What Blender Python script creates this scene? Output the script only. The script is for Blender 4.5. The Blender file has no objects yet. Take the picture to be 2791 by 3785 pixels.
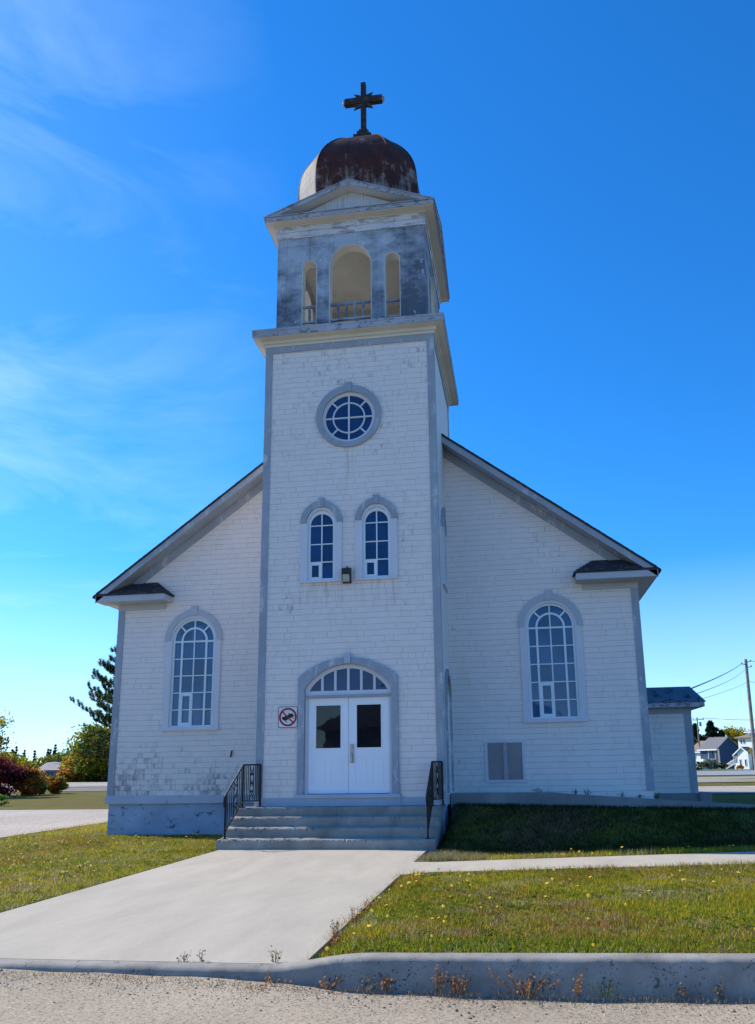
import bpy, bmesh, math, random
import numpy as np
from mathutils import Vector, Matrix, geometry
R = math.radians
random.seed(7); rng = np.random.default_rng(7)
scene = bpy.context.scene
COL = scene.collection

# ------------------------------------------------------------------ camera
F_PX, CX, CY, CZ = 2911.83, 3.7416, -17.3409, 1.6011
YAW, PITCH, ROLL, PPX, PPY = 0.141339, 0.22338, -0.01599, 96.17, 273.4
cam = bpy.data.cameras.new("camera"); camo = bpy.data.objects.new("camera", cam); COL.objects.link(camo)
cam.sensor_fit = 'HORIZONTAL'; cam.sensor_width = 36.0; cam.lens = 36.0*F_PX/2791
cam.shift_x = -PPX/2791; cam.shift_y = PPY/2791
cam.clip_start = 0.05; cam.clip_end = 4000
_cy, _sy, _cp, _sp = math.cos(YAW), math.sin(YAW), math.cos(PITCH), math.sin(PITCH)
Fv = Vector((-_sy*_cp, _cy*_cp, _sp)); Rv = Vector((_cy, _sy, 0)); Uv = Rv.cross(Fv)
_c, _s = math.cos(ROLL), math.sin(ROLL)
R2 = _c*Rv+_s*Uv; U2 = -_s*Rv+_c*Uv
camo.matrix_world = Matrix(((R2.x, U2.x, -Fv.x, CX), (R2.y, U2.y, -Fv.y, CY), (R2.z, U2.z, -Fv.z, CZ), (0, 0, 0, 1)))
scene.camera = camo

# ------------------------------------------------------------------ world, sun, exposure
SUN_EL = R(38); SUN_AZ = math.atan2(0.387, -0.922)      # direction TO the sun in plan: left, slightly behind the facade
w = bpy.data.worlds.new("World"); scene.world = w; w.use_nodes = True
wt = w.node_tree; wn = wt.nodes; wl = wt.links
for n in list(wn): wn.remove(n)
wo = wn.new('ShaderNodeOutputWorld'); bg = wn.new('ShaderNodeBackground'); sky = wn.new('ShaderNodeTexSky')
sky.sky_type = 'NISHITA'; sky.sun_disc = False; sky.sun_elevation = SUN_EL
sky.sun_rotation = math.pi/2 - SUN_AZ
sky.altitude = 200; sky.air_density = 1.0; sky.dust_density = 0.1; sky.ozone_density = 4.0
hsv = wn.new('ShaderNodeHueSaturation'); hsv.inputs['Saturation'].default_value = 1.08; hsv.inputs['Value'].default_value = 1.0
tint = wn.new('ShaderNodeMix'); tint.data_type = 'RGBA'; tint.blend_type = 'MULTIPLY'; tint.inputs[0].default_value = 1.0
wl.new(sky.outputs[0], tint.inputs[6]); tint.inputs[7].default_value = (0.53, 0.98, 1.42, 1)
wl.new(tint.outputs[2], hsv.inputs['Color'])
# thin cirrus on the sunny side of the sky
tc = wn.new('ShaderNodeTexCoord'); mp = wn.new('ShaderNodeMapping'); mp.inputs['Rotation'].default_value = (0.5, 0.9, 0.4)
mp.inputs['Scale'].default_value = (1.2, 1.2, 5.0)
wl.new(tc.outputs['Generated'], mp.inputs['Vector'])
nz = wn.new('ShaderNodeTexNoise'); nz.inputs['Scale'].default_value = 2.0; nz.inputs['Detail'].default_value = 7; nz.inputs['Roughness'].default_value = 0.6
nz.inputs['Distortion'].default_value = 0.6
wl.new(mp.outputs[0], nz.inputs['Vector'])
rmp = wn.new('ShaderNodeMapRange'); rmp.inputs['From Min'].default_value = 0.44; rmp.inputs['From Max'].default_value = 0.76
wl.new(nz.outputs['Fac'], rmp.inputs['Value'])
sep = wn.new('ShaderNodeSeparateXYZ'); wl.new(tc.outputs['Generated'], sep.inputs[0])
lf = wn.new('ShaderNodeMapRange'); lf.inputs['From Min'].default_value = -0.22; lf.inputs['From Max'].default_value = -0.60
wl.new(sep.outputs['X'], lf.inputs['Value'])
mu = wn.new('ShaderNodeMath'); mu.operation = 'MULTIPLY'; wn2 = wn.new('ShaderNodeMath'); wn2.operation = 'MULTIPLY_ADD'; wl.new(rmp.outputs[0], wn2.inputs[0]); wn2.inputs[1].default_value = 0.95; wn2.inputs[2].default_value = 0.12
wl.new(wn2.outputs[0], mu.inputs[0]); wl.new(lf.outputs[0], mu.inputs[1])
mu2 = wn.new('ShaderNodeMath'); mu2.operation = 'MULTIPLY'; wl.new(mu.outputs[0], mu2.inputs[0]); mu2.inputs[1].default_value = 0.42
mx = wn.new('ShaderNodeMix'); mx.data_type = 'RGBA'; wl.new(mu2.outputs[0], mx.inputs[0]); wl.new(hsv.outputs[0], mx.inputs[6])
mx.inputs[7].default_value = (5.6, 7.6, 8.8, 1)
hz = wn.new('ShaderNodeMapRange'); hz.inputs['From Min'].default_value = 0.24; hz.inputs['From Max'].default_value = 0.0; hz.inputs['To Max'].default_value = 0.5
wl.new(sep.outputs['Z'], hz.inputs['Value'])
mh = wn.new('ShaderNodeMix'); mh.data_type = 'RGBA'; wl.new(hz.outputs[0], mh.inputs[0]); wl.new(mx.outputs[2], mh.inputs[6]); mh.inputs[7].default_value = (6.3, 7.6, 8.0, 1)
wl.new(mh.outputs[2], bg.inputs['Color']); bg.inputs['Strength'].default_value = 0.12
wl.new(bg.outputs[0], wo.inputs['Surface'])
sun = bpy.data.lights.new("sun", 'SUN'); suno = bpy.data.objects.new("sun", sun); COL.objects.link(suno)
sun.energy = 4.4; sun.angle = R(0.53); sun.color = (1.0, 0.93, 0.80)
sd = Vector((math.cos(SUN_AZ)*math.cos(SUN_EL), math.sin(SUN_AZ)*math.cos(SUN_EL), math.sin(SUN_EL)))
suno.rotation_euler = sd.to_track_quat('Z', 'Y').to_euler(); suno.location = (-30, 15, 30)
scene.view_settings.view_transform = 'Standard'; scene.view_settings.look = 'None'
scene.view_settings.exposure = 0.5; scene.view_settings.gamma = 1; scene.view_settings.use_curve_mapping = False
scene.cycles.max_bounces = 6

# ------------------------------------------------------------------ node helpers
class NT:
    def __init__(s, name):
        s.m = bpy.data.materials.new(name); s.m.use_nodes = True; s.t = s.m.node_tree
        s.b = s.t.nodes['Principled BSDF']
    def n(s, typ, **kw):
        nd = s.t.nodes.new(typ)
        for k, v in kw.items(): setattr(nd, k, v)
        return nd
    def put(s, sock, v):
        if isinstance(v, bpy.types.NodeSocket): s.t.links.new(v, sock)
        else: sock.default_value = v
    def math(s, op, a, b=None, c=None, clamp=False):
        nd = s.n('ShaderNodeMath', operation=op, use_clamp=clamp); s.put(nd.inputs[0], a)
        if b is not None: s.put(nd.inputs[1], b)
        if c is not None: s.put(nd.inputs[2], c)
        return nd.outputs[0]
    def rng(s, v, a, b, c=0.0, d=1.0, smooth=False):
        nd = s.n('ShaderNodeMapRange')
        if smooth: nd.interpolation_type = 'SMOOTHSTEP'
        s.put(nd.inputs['Value'], v)
        for k, x in zip(('From Min', 'From Max', 'To Min', 'To Max'), (a, b, c, d)): s.put(nd.inputs[k], x)
        return nd.outputs[0]
    def pos(s): return s.n('ShaderNodeNewGeometry').outputs['Position']
    def xyz(s, v):
        nd = s.n('ShaderNodeSeparateXYZ'); s.put(nd.inputs[0], v); return nd.outputs
    def comb(s, x, y, z=0.0):
        nd = s.n('ShaderNodeCombineXYZ')
        for i, v in enumerate((x, y, z)): s.put(nd.inputs[i], v)
        return nd.outputs[0]
    def scale(s, v, xyz):
        nd = s.n('ShaderNodeVectorMath', operation='MULTIPLY'); s.put(nd.inputs[0], v); nd.inputs[1].default_value = xyz; return nd.outputs[0]
    def noise(s, v, sc, det=4, rough=0.55, dist=0.0):
        nd = s.n('ShaderNodeTexNoise'); s.put(nd.inputs['Vector'], v); nd.inputs['Scale'].default_value = sc
        nd.inputs['Detail'].default_value = det; nd.inputs['Roughness'].default_value = rough; nd.inputs['Distortion'].default_value = dist
        return nd.outputs['Fac']
    def white(s, v):
        nd = s.n('ShaderNodeTexWhiteNoise', noise_dimensions='3D'); s.put(nd.inputs['Vector'], v); return nd.outputs['Value']
    def mix(s, f, a, b):
        nd = s.n('ShaderNodeMix', data_type='RGBA'); s.put(nd.inputs[0], f)
        for i, c in ((6, a), (7, b)):
            s.put(nd.inputs[i], c if isinstance(c, bpy.types.NodeSocket) else (*c, 1))
        return nd.outputs[2]
    def bump(s, h, strength=0.5, dist=0.01):
        nd = s.n('ShaderNodeBump'); nd.inputs['Strength'].default_value = strength; nd.inputs['Distance'].default_value = dist
        s.put(nd.inputs['Height'], h); s.put(s.b.inputs['Normal'], nd.outputs[0])
    def out(s, col, rough=0.8, spec=0.3, metal=0.0):
        s.put(s.b.inputs['Base Color'], col if isinstance(col, bpy.types.NodeSocket) else (*col, 1))
        s.put(s.b.inputs['Roughness'], rough); s.b.inputs['Specular IOR Level'].default_value = spec; s.put(s.b.inputs['Metallic'], metal)
        return s.m

def worn(name, base, wear, amount=0.62, scale=3.0, rough=0.75, stretch=(1, 1, 0.5), var=0.12, fine=30, bump=0.15):
    """painted surface: slight tone drift plus worn patches with ragged edges"""
    t = NT(name); p = t.pos()
    a = t.noise(t.scale(p, stretch), scale, 6, 0.65, 0.3); b = t.noise(p, fine, 3, 0.6)
    m = t.rng(t.math('ADD', a, t.math('MULTIPLY', b, 0.25)), amount+0.1, amount+0.19)
    c1 = t.mix(t.rng(t.noise(p, 1.3, 4), 0.3, 0.7), [x*(1-var) for x in base], [min(1, x*(1+var*0.5)) for x in base])
    if bump: t.bump(t.math('ADD', b, t.math('MULTIPLY', m, -0.6)), bump, 0.01)
    return t.out(t.mix(m, c1, wear), rough, 0.3)

def shingle_mat():
    t = NT('white_shingles'); p = t.pos(); x, y, z = t.xyz(p)
    u = t.math('ADD', x, y)
    wob = t.noise(t.comb(t.math('MULTIPLY', u, 0.9), t.math('MULTIPLY', z, 0.6)), 1.0, 2)
    fine = t.noise(t.comb(t.math('MULTIPLY', u, 6.0), t.math('MULTIPLY', z, 2.0)), 1.0, 2)
    v = t.math('ADD', t.math('DIVIDE', z, 0.136), t.math('ADD', t.math('MULTIPLY', wob, 0.35), t.math('MULTIPLY', fine, 0.10)))
    row = t.math('FLOOR', v); fv = t.math('FRACT', v)
    rr = t.white(t.comb(row, 3.1, 1.7))
    uu = t.math('ADD', t.math('DIVIDE', u, 0.17), t.math('MULTIPLY', rr, 17.0))
    uu = t.math('ADD', uu, t.math('MULTIPLY', t.noise(t.comb(t.math('MULTIPLY', u, 3.0), row), 1.0, 1), 1.2))
    cell = t.math('FLOOR', uu); fu = t.math('FRACT', uu)
    cr = t.white(t.comb(cell, row, 0.5)); cr2 = t.white(t.comb(cell, row, 9.5))
    # butt joints: a dark line under each course, and the vertical gaps that have opened
    lw = t.rng(t.noise(t.comb(t.math('MULTIPLY', u, 2.5), row), 1.0, 3), 0.3, 0.7, 0.05, 0.14)
    hl = t.math('MULTIPLY', t.math('LESS_THAN', fv, lw), t.rng(t.noise(p, 5, 3), 0.3, 0.65, 0.35, 0.95))
    vj = t.math('MULTIPLY', t.math('LESS_THAN', fu, 0.06), t.math('LESS_THAN', cr, t.rng(y, 0.3, 2.0, 0.34, 0.15)))
    gap = t.math('MAXIMUM', hl, t.math('MULTIPLY', vj, 0.7))
    # peeled paint: whole shingles or ragged parts of them, in loose vertical groups
    grp = t.noise(t.scale(p, (1, 1, 0.7)), 0.5, 4, 0.6)
    pf = t.noise(t.comb(t.math('MULTIPLY', u, 13.0), t.math('MULTIPLY', z, 4.0), row), 1.0, 4, 0.7)
    zone = t.math('ADD', t.math('MULTIPLY', t.rng(z, 8.2, 11.6), t.rng(y, 0.5, 0.2, 0, 0.10)), t.math('MULTIPLY', t.rng(z, 2.6, 1.1), t.rng(x, -2.6, -3.6, 0.02, 0.18)))
    zone = t.math('ADD', zone, t.math('MULTIPLY', t.rng(t.math('ABSOLUTE', t.math('SUBTRACT', z, 5.2)), 0.6, 0.1), t.rng(t.math('ABSOLUTE', x), 2.0, 1.4, 0, 0.05)))
    sc = t.math('ADD', t.math('ADD', t.math('MULTIPLY', grp, 0.55), zone), t.math('ADD', t.math('MULTIPLY', pf, 0.62), t.math('MULTIPLY', cr2, 0.12)))
    peel = t.rng(sc, 0.770, 0.93)
    tone = t.math('ADD', t.math('MULTIPLY', cr2, 0.085), t.math('MULTIPLY', t.noise(p, 0.8, 5), 0.14))
    base = t.mix(tone, (0.83, 0.740, 0.70), (0.42, 0.38, 0.385))
    warm = t.rng(t.noise(t.scale(p, (1, 1, 0.25)), 1.7, 4, 0.6), 0.60, 0.78, 0, 0.35)
    base = t.mix(warm, base, (0.66, 0.58, 0.46))
    ax_ = t.math('ABSOLUTE', t.math('ADD', x, t.math('MULTIPLY', t.math('SUBTRACT', wob, 0.5), 0.12)))
    run = t.math('MULTIPLY', t.math('MULTIPLY', t.rng(ax_, 0.14, 0.01), t.rng(y, 0.3, 0.1)), t.math('MULTIPLY', t.rng(z, 7.6, 8.8), t.rng(z, 9.4, 8.9)))
    run2 = t.math('MULTIPLY', t.math('MULTIPLY', t.rng(t.math('ABSOLUTE', t.math('SUBTRACT', t.math('ABSOLUTE', x), 0.66)), 0.62, 0.4), t.rng(z, 5.1, 5.7)), t.math('MULTIPLY', t.rng(z, 5.85, 5.74), t.rng(y, 0.3, 0.1)))
    base = t.mix(t.math('MULTIPLY', t.math('ADD', run, t.math('MULTIPLY', run2, 0.8)), t.rng(t.noise(t.scale(p, (5, 5, 0.5)), 1.6, 4, 0.65), 0.42, 0.66, 0, 0.75)), base, (0.42, 0.28, 0.14))
    col = t.mix(t.math('MULTIPLY', peel, 0.78), base, (0.22, 0.215, 0.24))
    col = t.mix(t.math('MULTIPLY', gap, 0.48), col, (0.16, 0.15, 0.16))
    h = t.math('SUBTRACT', t.math('SUBTRACT', 1.0, t.math('MULTIPLY', fv, 0.8)), t.math('ADD', gap, t.math('MULTIPLY', pf, 0.25)))
    t.bump(h, 0.6, 0.012)
    return t.out(col, 0.7, 0.3)

M = {}
M['shingle'] = shingle_mat()
M['trim'] = worn('grey_trim_paint', (0.33, 0.365, 0.42), (0.52, 0.53, 0.56), 0.60, 4, 0.75, (1, 1, 0.4), 0.15)
M['trimlight'] = worn('pale_trim_paint', (0.46, 0.48, 0.53), (0.30, 0.32, 0.37), 0.64, 4, 0.75, (1, 1, 0.4), 0.10)
M['casing'] = worn('white_casing_paint', (0.63, 0.635, 0.69), (0.48, 0.49, 0.55), 0.74, 3, 0.6, (1, 1, 0.4), 0.06)
M['sash'] = worn('sash_paint', (0.70, 0.78, 0.84), (0.5, 0.52, 0.56), 0.74, 9, 0.55, (1, 1, 0.6), 0.05)
M['cream'] = worn('cream_soffit_paint', (0.66, 0.63, 0.575), (0.46, 0.40, 0.33), 0.72, 2.2, 0.75, (1, 1, 0.5), 0.10)
M['fascia'] = worn('weathered_fascia', (0.40, 0.41, 0.47), (0.20, 0.19, 0.20), 0.55, 5, 0.8, (1, 1, 1.5), 0.2)
M['doorpaint'] = worn('white_door_paint', (0.82, 0.84, 0.90), (0.7, 0.7, 0.75), 0.9, 3, 0.45, (1, 1, 1), 0.03, bump=0)
M['board'] = worn('base_board_paint', (0.46, 0.50, 0.58), (0.3, 0.32, 0.36), 0.66, 5, 0.75)
M['found'] = worn('painted_foundation', (0.34, 0.42, 0.55), (0.11, 0.12, 0.14), 0.60, 4.5, 0.85, (1, 1, 1.6), 0.25, 26, 0.3)
M['roof'] = worn('dark_asphalt_shingles', (0.035, 0.035, 0.045), (0.07, 0.07, 0.08), 0.55, 6, 0.9, (1, 1, 1), 0.3, 40, 0.5)
M['iron'] = worn('black_wrought_iron', (0.012, 0.012, 0.016), (0.05, 0.03, 0.02), 0.72, 12, 0.45, (1, 1, 1), 0.2)

def belfry_mat():
    t = NT('weathered_belfry_boards'); p = t.pos(); x, y, z = t.xyz(p)
    a = t.noise(t.scale(p, (0.8, 0.8, 1.2)), 1.7, 9, 0.70, 0.15)
    st = t.noise(t.scale(p, (3.0, 3.0, 0.30)), 1.6, 6, 0.65)
    hb = t.noise(t.scale(p, (0.35, 0.35, 4.0)), 1.3, 5, 0.7)
    low = t.rng(z, 12.4, 14.3, 0.17, 0.0)
    k = t.rng(t.math('ADD', t.math('ADD', t.math('MULTIPLY', a, 0.75), t.math('MULTIPLY', st, 0.16)), t.math('ADD', t.math('MULTIPLY', hb, t.rng(x, 0.9, 1.4, 0.0, 0.22)), low)), 0.42, 0.66)
    col = t.mix(k, (0.42, 0.465, 0.54), (0.105, 0.122, 0.160))
    dx = t.math('ABSOLUTE', t.math('SUBTRACT', x, 1.0)); dz_ = t.math('ABSOLUTE', t.math('SUBTRACT', z, 14.78))
    blob = t.rng(t.math('ADD', t.math('ADD', t.math('MULTIPLY', dx, 1.2), dz_), t.math('MULTIPLY', a, 0.5)), 0.52, 0.46)
    col = t.mix(t.math('MULTIPLY', blob, 0.45), col, (0.55, 0.58, 0.63))
    wp = t.rng(t.math('ADD', t.noise(t.scale(p, (1, 1, 0.6)), 2.3, 5, 0.7), t.math('MULTIPLY', t.noise(p, 22, 3), 0.2)), 0.72, 0.80)
    col = t.mix(wp, col, (0.60, 0.62, 0.68))
    u = t.math('ADD', x, y)
    seam = t.math('LESS_THAN', t.math('FRACT', t.math('ADD', t.math('DIVIDE', u, 0.62), 0.43)), 0.016)
    hs = t.math('LESS_THAN', t.math('FRACT', t.math('DIVIDE', z, 0.78)), 0.012)
    sm = t.math('MULTIPLY', t.math('MAXIMUM', seam, hs), t.rng(a, 0.4, 0.6, 0.2, 0.8))
    col = t.mix(sm, col, (0.05, 0.05, 0.06))
    t.bump(t.math('SUBTRACT', st, sm), 0.35, 0.01)
    return t.out(col, 0.8, 0.25)
M['belfry'] = belfry_mat()

def tymp_mat():
    t = NT('streaked_tympanum_boards'); p = t.pos(); x, y, z = t.xyz(p); u = t.math('ADD', x, y)
    st = t.noise(t.scale(p, (9, 9, 0.8)), 1.5, 5, 0.65)
    seam = t.math('LESS_THAN', t.math('FRACT', t.math('DIVIDE', u, 0.085)), 0.14)
    col = t.mix(t.rng(st, 0.54, 0.72), (0.56, 0.56, 0.58), (0.30, 0.30, 0.33))
    return t.out(t.mix(t.math('MULTIPLY', seam, 0.35), col, (0.2, 0.2, 0.22)), 0.8)
M['tymp'] = tymp_mat()

def dome_mat():
    t = NT('rusted_dome_metal'); p = t.pos(); x, y, z = t.xyz(p)
    a = t.noise(t.scale(p, (1, 1, 0.8)), 1.9, 7, 0.68, 0.4)
    st = t.noise(t.scale(p, (6, 6, 0.6)), 1.4, 5, 0.65)
    rust = t.mix(t.rng(st, 0.35, 0.7), (0.075, 0.020, 0.012), (0.030, 0.014, 0.012))
    rust = t.mix(t.rng(a, 0.45, 0.75), rust, (0.13, 0.035, 0.018))
    low = t.rng(z, 17.6, 16.4, 0.0, 0.14)
    pt = t.rng(t.math('ADD', t.math('ADD', t.math('MULTIPLY', a, 0.62), t.math('MULTIPLY', st, 0.40)), low), 0.575, 0.66)
    # the sheet on the left corner is mixed towards a pale grey
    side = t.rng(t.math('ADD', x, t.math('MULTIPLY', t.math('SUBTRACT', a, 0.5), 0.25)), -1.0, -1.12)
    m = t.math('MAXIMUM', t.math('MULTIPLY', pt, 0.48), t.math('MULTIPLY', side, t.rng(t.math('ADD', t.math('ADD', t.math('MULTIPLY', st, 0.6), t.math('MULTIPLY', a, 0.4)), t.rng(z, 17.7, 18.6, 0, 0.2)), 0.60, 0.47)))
    seam = t.math('LESS_THAN', t.math('FRACT', t.math('DIVIDE', z, 0.46)), 0.03)
    col = t.mix(m, rust, (0.36, 0.35, 0.34))
    col = t.mix(t.math('MULTIPLY', seam, 0.75), col, (0.03, 0.015, 0.01))
    t.bump(t.math('ADD', t.noise(p, 3.5, 4), t.math('MULTIPLY', seam, 0.5)), 0.3, 0.03)
    return t.out(col, t.rng(m, 0, 1, 0.66, 0.78), 0.2)
M['dome'] = dome_mat()
M['cross'] = worn('dark_rusty_cross_metal', (0.034, 0.023, 0.020), (0.09, 0.05, 0.035), 0.55, 5, 0.6, (1, 1, 1), 0.3)
M['annexroof'] = worn('blue_metal_roofing', (0.075, 0.145, 0.21), (0.012, 0.014, 0.018), 0.56, 2.4, 0.55, (1.6, 1, 1), 0.25, 18)

def glass(name, base, rough=0.03, ior=1.9):
    t = NT(name); p = t.pos()
    x, y, z = t.xyz(p); n = t.noise(p, 2.2, 2); cw = t.white(t.comb(t.math('FLOOR', t.math('DIVIDE', t.math('ADD', x, y), 0.31)), t.math('FLOOR', t.math('DIVIDE', z, 0.44)), 2.0))
    t.bump(t.math('ADD', n, t.math('MULTIPLY', cw, 0.02)), 0.12 if ior > 1.49 and rough > 0.025 else 0.05, 0.02)
    f = t.math('ADD', t.math('MULTIPLY', cw, 0.6), t.rng(t.noise(p, 1.1, 4), 0.35, 0.65, 0, 0.5))
    t.out(t.mix(f, [c*0.8 for c in base], [c*1.7 for c in base]), rough, 0.5)
    t.b.inputs['IOR'].default_value = ior
    return t.m
M['glass'] = glass('window_glass', (0.010, 0.030, 0.095), 0.03, 1.5)
M['glasspale'] = glass('tall_window_glass', (0.026, 0.085, 0.180), 0.03, 1.5)
M['glassdark'] = glass('door_glass', (0.008, 0.009, 0.012), 0.02, 1.5)
def flat(name, c, rough=0.6, metal=0.0, spec=0.4, var=0.12):
    t = NT(name); p = t.pos()
    return t.out(t.mix(t.rng(t.noise(p, 7, 4, 0.6), 0.3, 0.7), [x*(1-var) for x in c], [min(1, x*(1+var)) for x in c]), rough, spec, metal)
M['steel'] = flat('brushed_steel', (0.42, 0.42, 0.40), 0.35, 0.9)
M['bronze'] = flat('dark_bronze_housing', (0.02, 0.018, 0.016), 0.5)
M['lens'] = flat('lamp_lens', (0.38, 0.37, 0.34), 0.25)
M['hatchpanel'] = worn('stained_hatch_panel', (0.30, 0.27, 0.27), (0.40, 0.24, 0.16), 0.60, 2.5, 0.7, (1, 1, 0.5), 0.15)
M['red'] = flat('red_sign_ink', (0.36, 0.012, 0.02), 0.5); M['black'] = flat('black_sign_ink', (0.012, 0.013, 0.016), 0.5)
M['signwhite'] = flat('white_sign_face', (0.72, 0.72, 0.74), 0.4)

def concrete(name, c, scale=1.0, stain=0.35, cracks=False, streak=None):
    t = NT(name); p = t.pos()
    a = t.noise(t.scale(p, streak) if streak else p, 0.9*scale, 7, 0.62, 0.5); b = t.noise(p, 9*scale, 5, 0.7); g = t.noise(p, 55, 4, 0.75)
    col = t.mix(t.rng(a, 0.3, 0.72), [x*(1-stain) for x in c], [min(1, x*1.12) for x in c])
    col = t.mix(t.rng(b, 0.55, 0.75, 0, 0.35), col, [c[0]*0.62, c[1]*0.6, c[2]*0.58])
    col = t.mix(t.rng(g, 0.45, 0.72, 0, 0.45), col, [x*0.6 for x in c])
    t.bump(t.math('ADD', t.math('MULTIPLY', b, 0.6), t.math('MULTIPLY', g, 0.4)), 0.10, 0.009)
    return t.out(col, 0.9, 0.2)
M['walk'] = concrete('pale_walk_concrete', (0.46, 0.405, 0.325), 1.3, 0.13, streak=(1.5, 0.45, 1))
M['stepc'] = concrete('worn_step_concrete', (0.36, 0.335, 0.30), 1.9, 0.45)
M['kerb'] = concrete('kerb_concrete', (0.36, 0.33, 0.29), 3.2, 0.45)
def pit(m):
    nt = m.node_tree; bs = nt.nodes['Principled BSDF']; src = bs.inputs['Base Color'].links[0].from_socket
    vo = nt.nodes.new('ShaderNodeTexNoise'); vo.inputs['Scale'].default_value = 38; vo.inputs['Detail'].default_value = 5; vo.inputs['Roughness'].default_value = 0.7; g = nt.nodes.new('ShaderNodeNewGeometry'); nt.links.new(g.outputs['Position'], vo.inputs['Vector'])
    no = nt.nodes.new('ShaderNodeTexNoise'); no.inputs['Scale'].default_value = 5; nt.links.new(g.outputs['Position'], no.inputs['Vector'])
    th = nt.nodes.new('ShaderNodeMath'); th.operation = 'MULTIPLY_ADD'; nt.links.new(no.outputs['Fac'], th.inputs[0]); th.inputs[1].default_value = 0.45; th.inputs[2].default_value = 0.13
    lt = nt.nodes.new('ShaderNodeMath'); lt.operation = 'LESS_THAN'; nt.links.new(vo.outputs['Fac'], lt.inputs[0]); nt.links.new(th.outputs[0], lt.inputs[1])
    mx_ = nt.nodes.new('ShaderNodeMix'); mx_.data_type = 'RGBA'; nt.links.new(lt.outputs[0], mx_.inputs[0]); nt.links.new(src, mx_.inputs[6]); mx_.inputs[7].default_value = (0.10, 0.09, 0.08, 1)
    nt.links.new(mx_.outputs[2], bs.inputs['Base Color'])
pit(M['kerb'])
M['rampc'] = concrete('ramp_concrete', (0.26, 0.27, 0.28), 1.2, 0.35)

def gravel(name, c, sc=1.0):
    t = NT(name); p = t.pos()
    a = t.noise(p, 0.35*sc, 6, 0.6); v = t.n('ShaderNodeTexVoronoi'); t.put(v.inputs['Vector'], p); v.inputs['Scale'].default_value = 70*sc
    cs = t.xyz(v.outputs['Color'])[0]; g = t.noise(p, 24*sc, 4, 0.7)
    col = t.mix(t.rng(a, 0.35, 0.65), [x*0.80 for x in c], [min(1, x*1.1) for x in c])
    col = t.mix(t.rng(cs, 0.66, 1.0, 0, 0.75), col, [x*0.33 for x in c]); col = t.mix(t.rng(g, 0.58, 0.75, 0, 0.45), col, [x*0.55 for x in c])
    col = t.mix(t.rng(cs, 0.1, 0.0, 0, 0.5), col, [min(1, x*1.7) for x in c])
    t.bump(g, 0.45, 0.010)
    return t.out(col, 0.95, 0.15)
M['gravel'] = gravel('sandy_gravel', (0.40, 0.325, 0.235)); M['lot'] = gravel('pale_lot_gravel', (0.42, 0.365, 0.31), 0.4)
M['asphalt'] = gravel('grey_road_surface', (0.30, 0.31, 0.33), 0.3)

def turf():
    t = NT('dry_patchy_turf'); p = t.pos()
    a = t.noise(p, 0.7, 6, 0.65); b = t.noise(p, 3.0, 5, 0.65); f = t.noise(p, 40, 3, 0.7)
    col = t.mix(t.rng(a, 0.35, 0.65), (0.11, 0.115, 0.010), (0.20, 0.17, 0.030))
    col = t.mix(t.rng(t.noise(p, 0.35, 5, 0.7), 0.50, 0.64), col, (0.19, 0.10, 0.05)); col = t.mix(t.rng(b, 0.55, 0.72), col, (0.15, 0.10, 0.05)); col = t.mix(t.rng(f, 0.4, 0.7, 0, 0.7), col, (0.025, 0.032, 0.006))
    t.bump(f, 0.8, 0.03)
    return t.out(col, 0.95, 0.1)
M['turf'] = turf()
def attr_mat(name, rough=0.7, trans=0.0, spec=0.15):
    t = NT(name); a = t.n('ShaderNodeAttribute', attribute_name='Col')
    t.out(a.outputs['Color'], rough, spec)
    if trans:
        tr = t.n('ShaderNodeBsdfTranslucent'); t.t.links.new(a.outputs['Color'], tr.inputs['Color'])
        ms = t.n('ShaderNodeMixShader'); ms.inputs[0].default_value = trans
        o = t.t.nodes['Material Output']
        t.t.links.new(t.b.outputs[0], ms.inputs[1]); t.t.links.new(tr.outputs[0], ms.inputs[2]); t.t.links.new(ms.outputs[0], o.inputs['Surface'])
    return t.m
M['leaf'] = attr_mat('leaf_foliage', 0.6, 0.55); M['blade'] = attr_mat('grass_blades', 0.7, 0.5)
M['petal'] = flat('yellow_petals', (0.75, 0.48, 0.01), 0.6); M['stalk'] = flat('thin_stalk', (0.10, 0.12, 0.03), 0.7)
M['bark'] = worn('tree_bark', (0.09, 0.07, 0.055), (0.04, 0.035, 0.03), 0.5, 9, 0.9)
M['pole'] = worn('weathered_pole_wood', (0.30, 0.26, 0.23), (0.18, 0.15, 0.13), 0.55, 6, 0.85)
M['wire'] = flat('black_cable', (0.02, 0.02, 0.025), 0.6)

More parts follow.
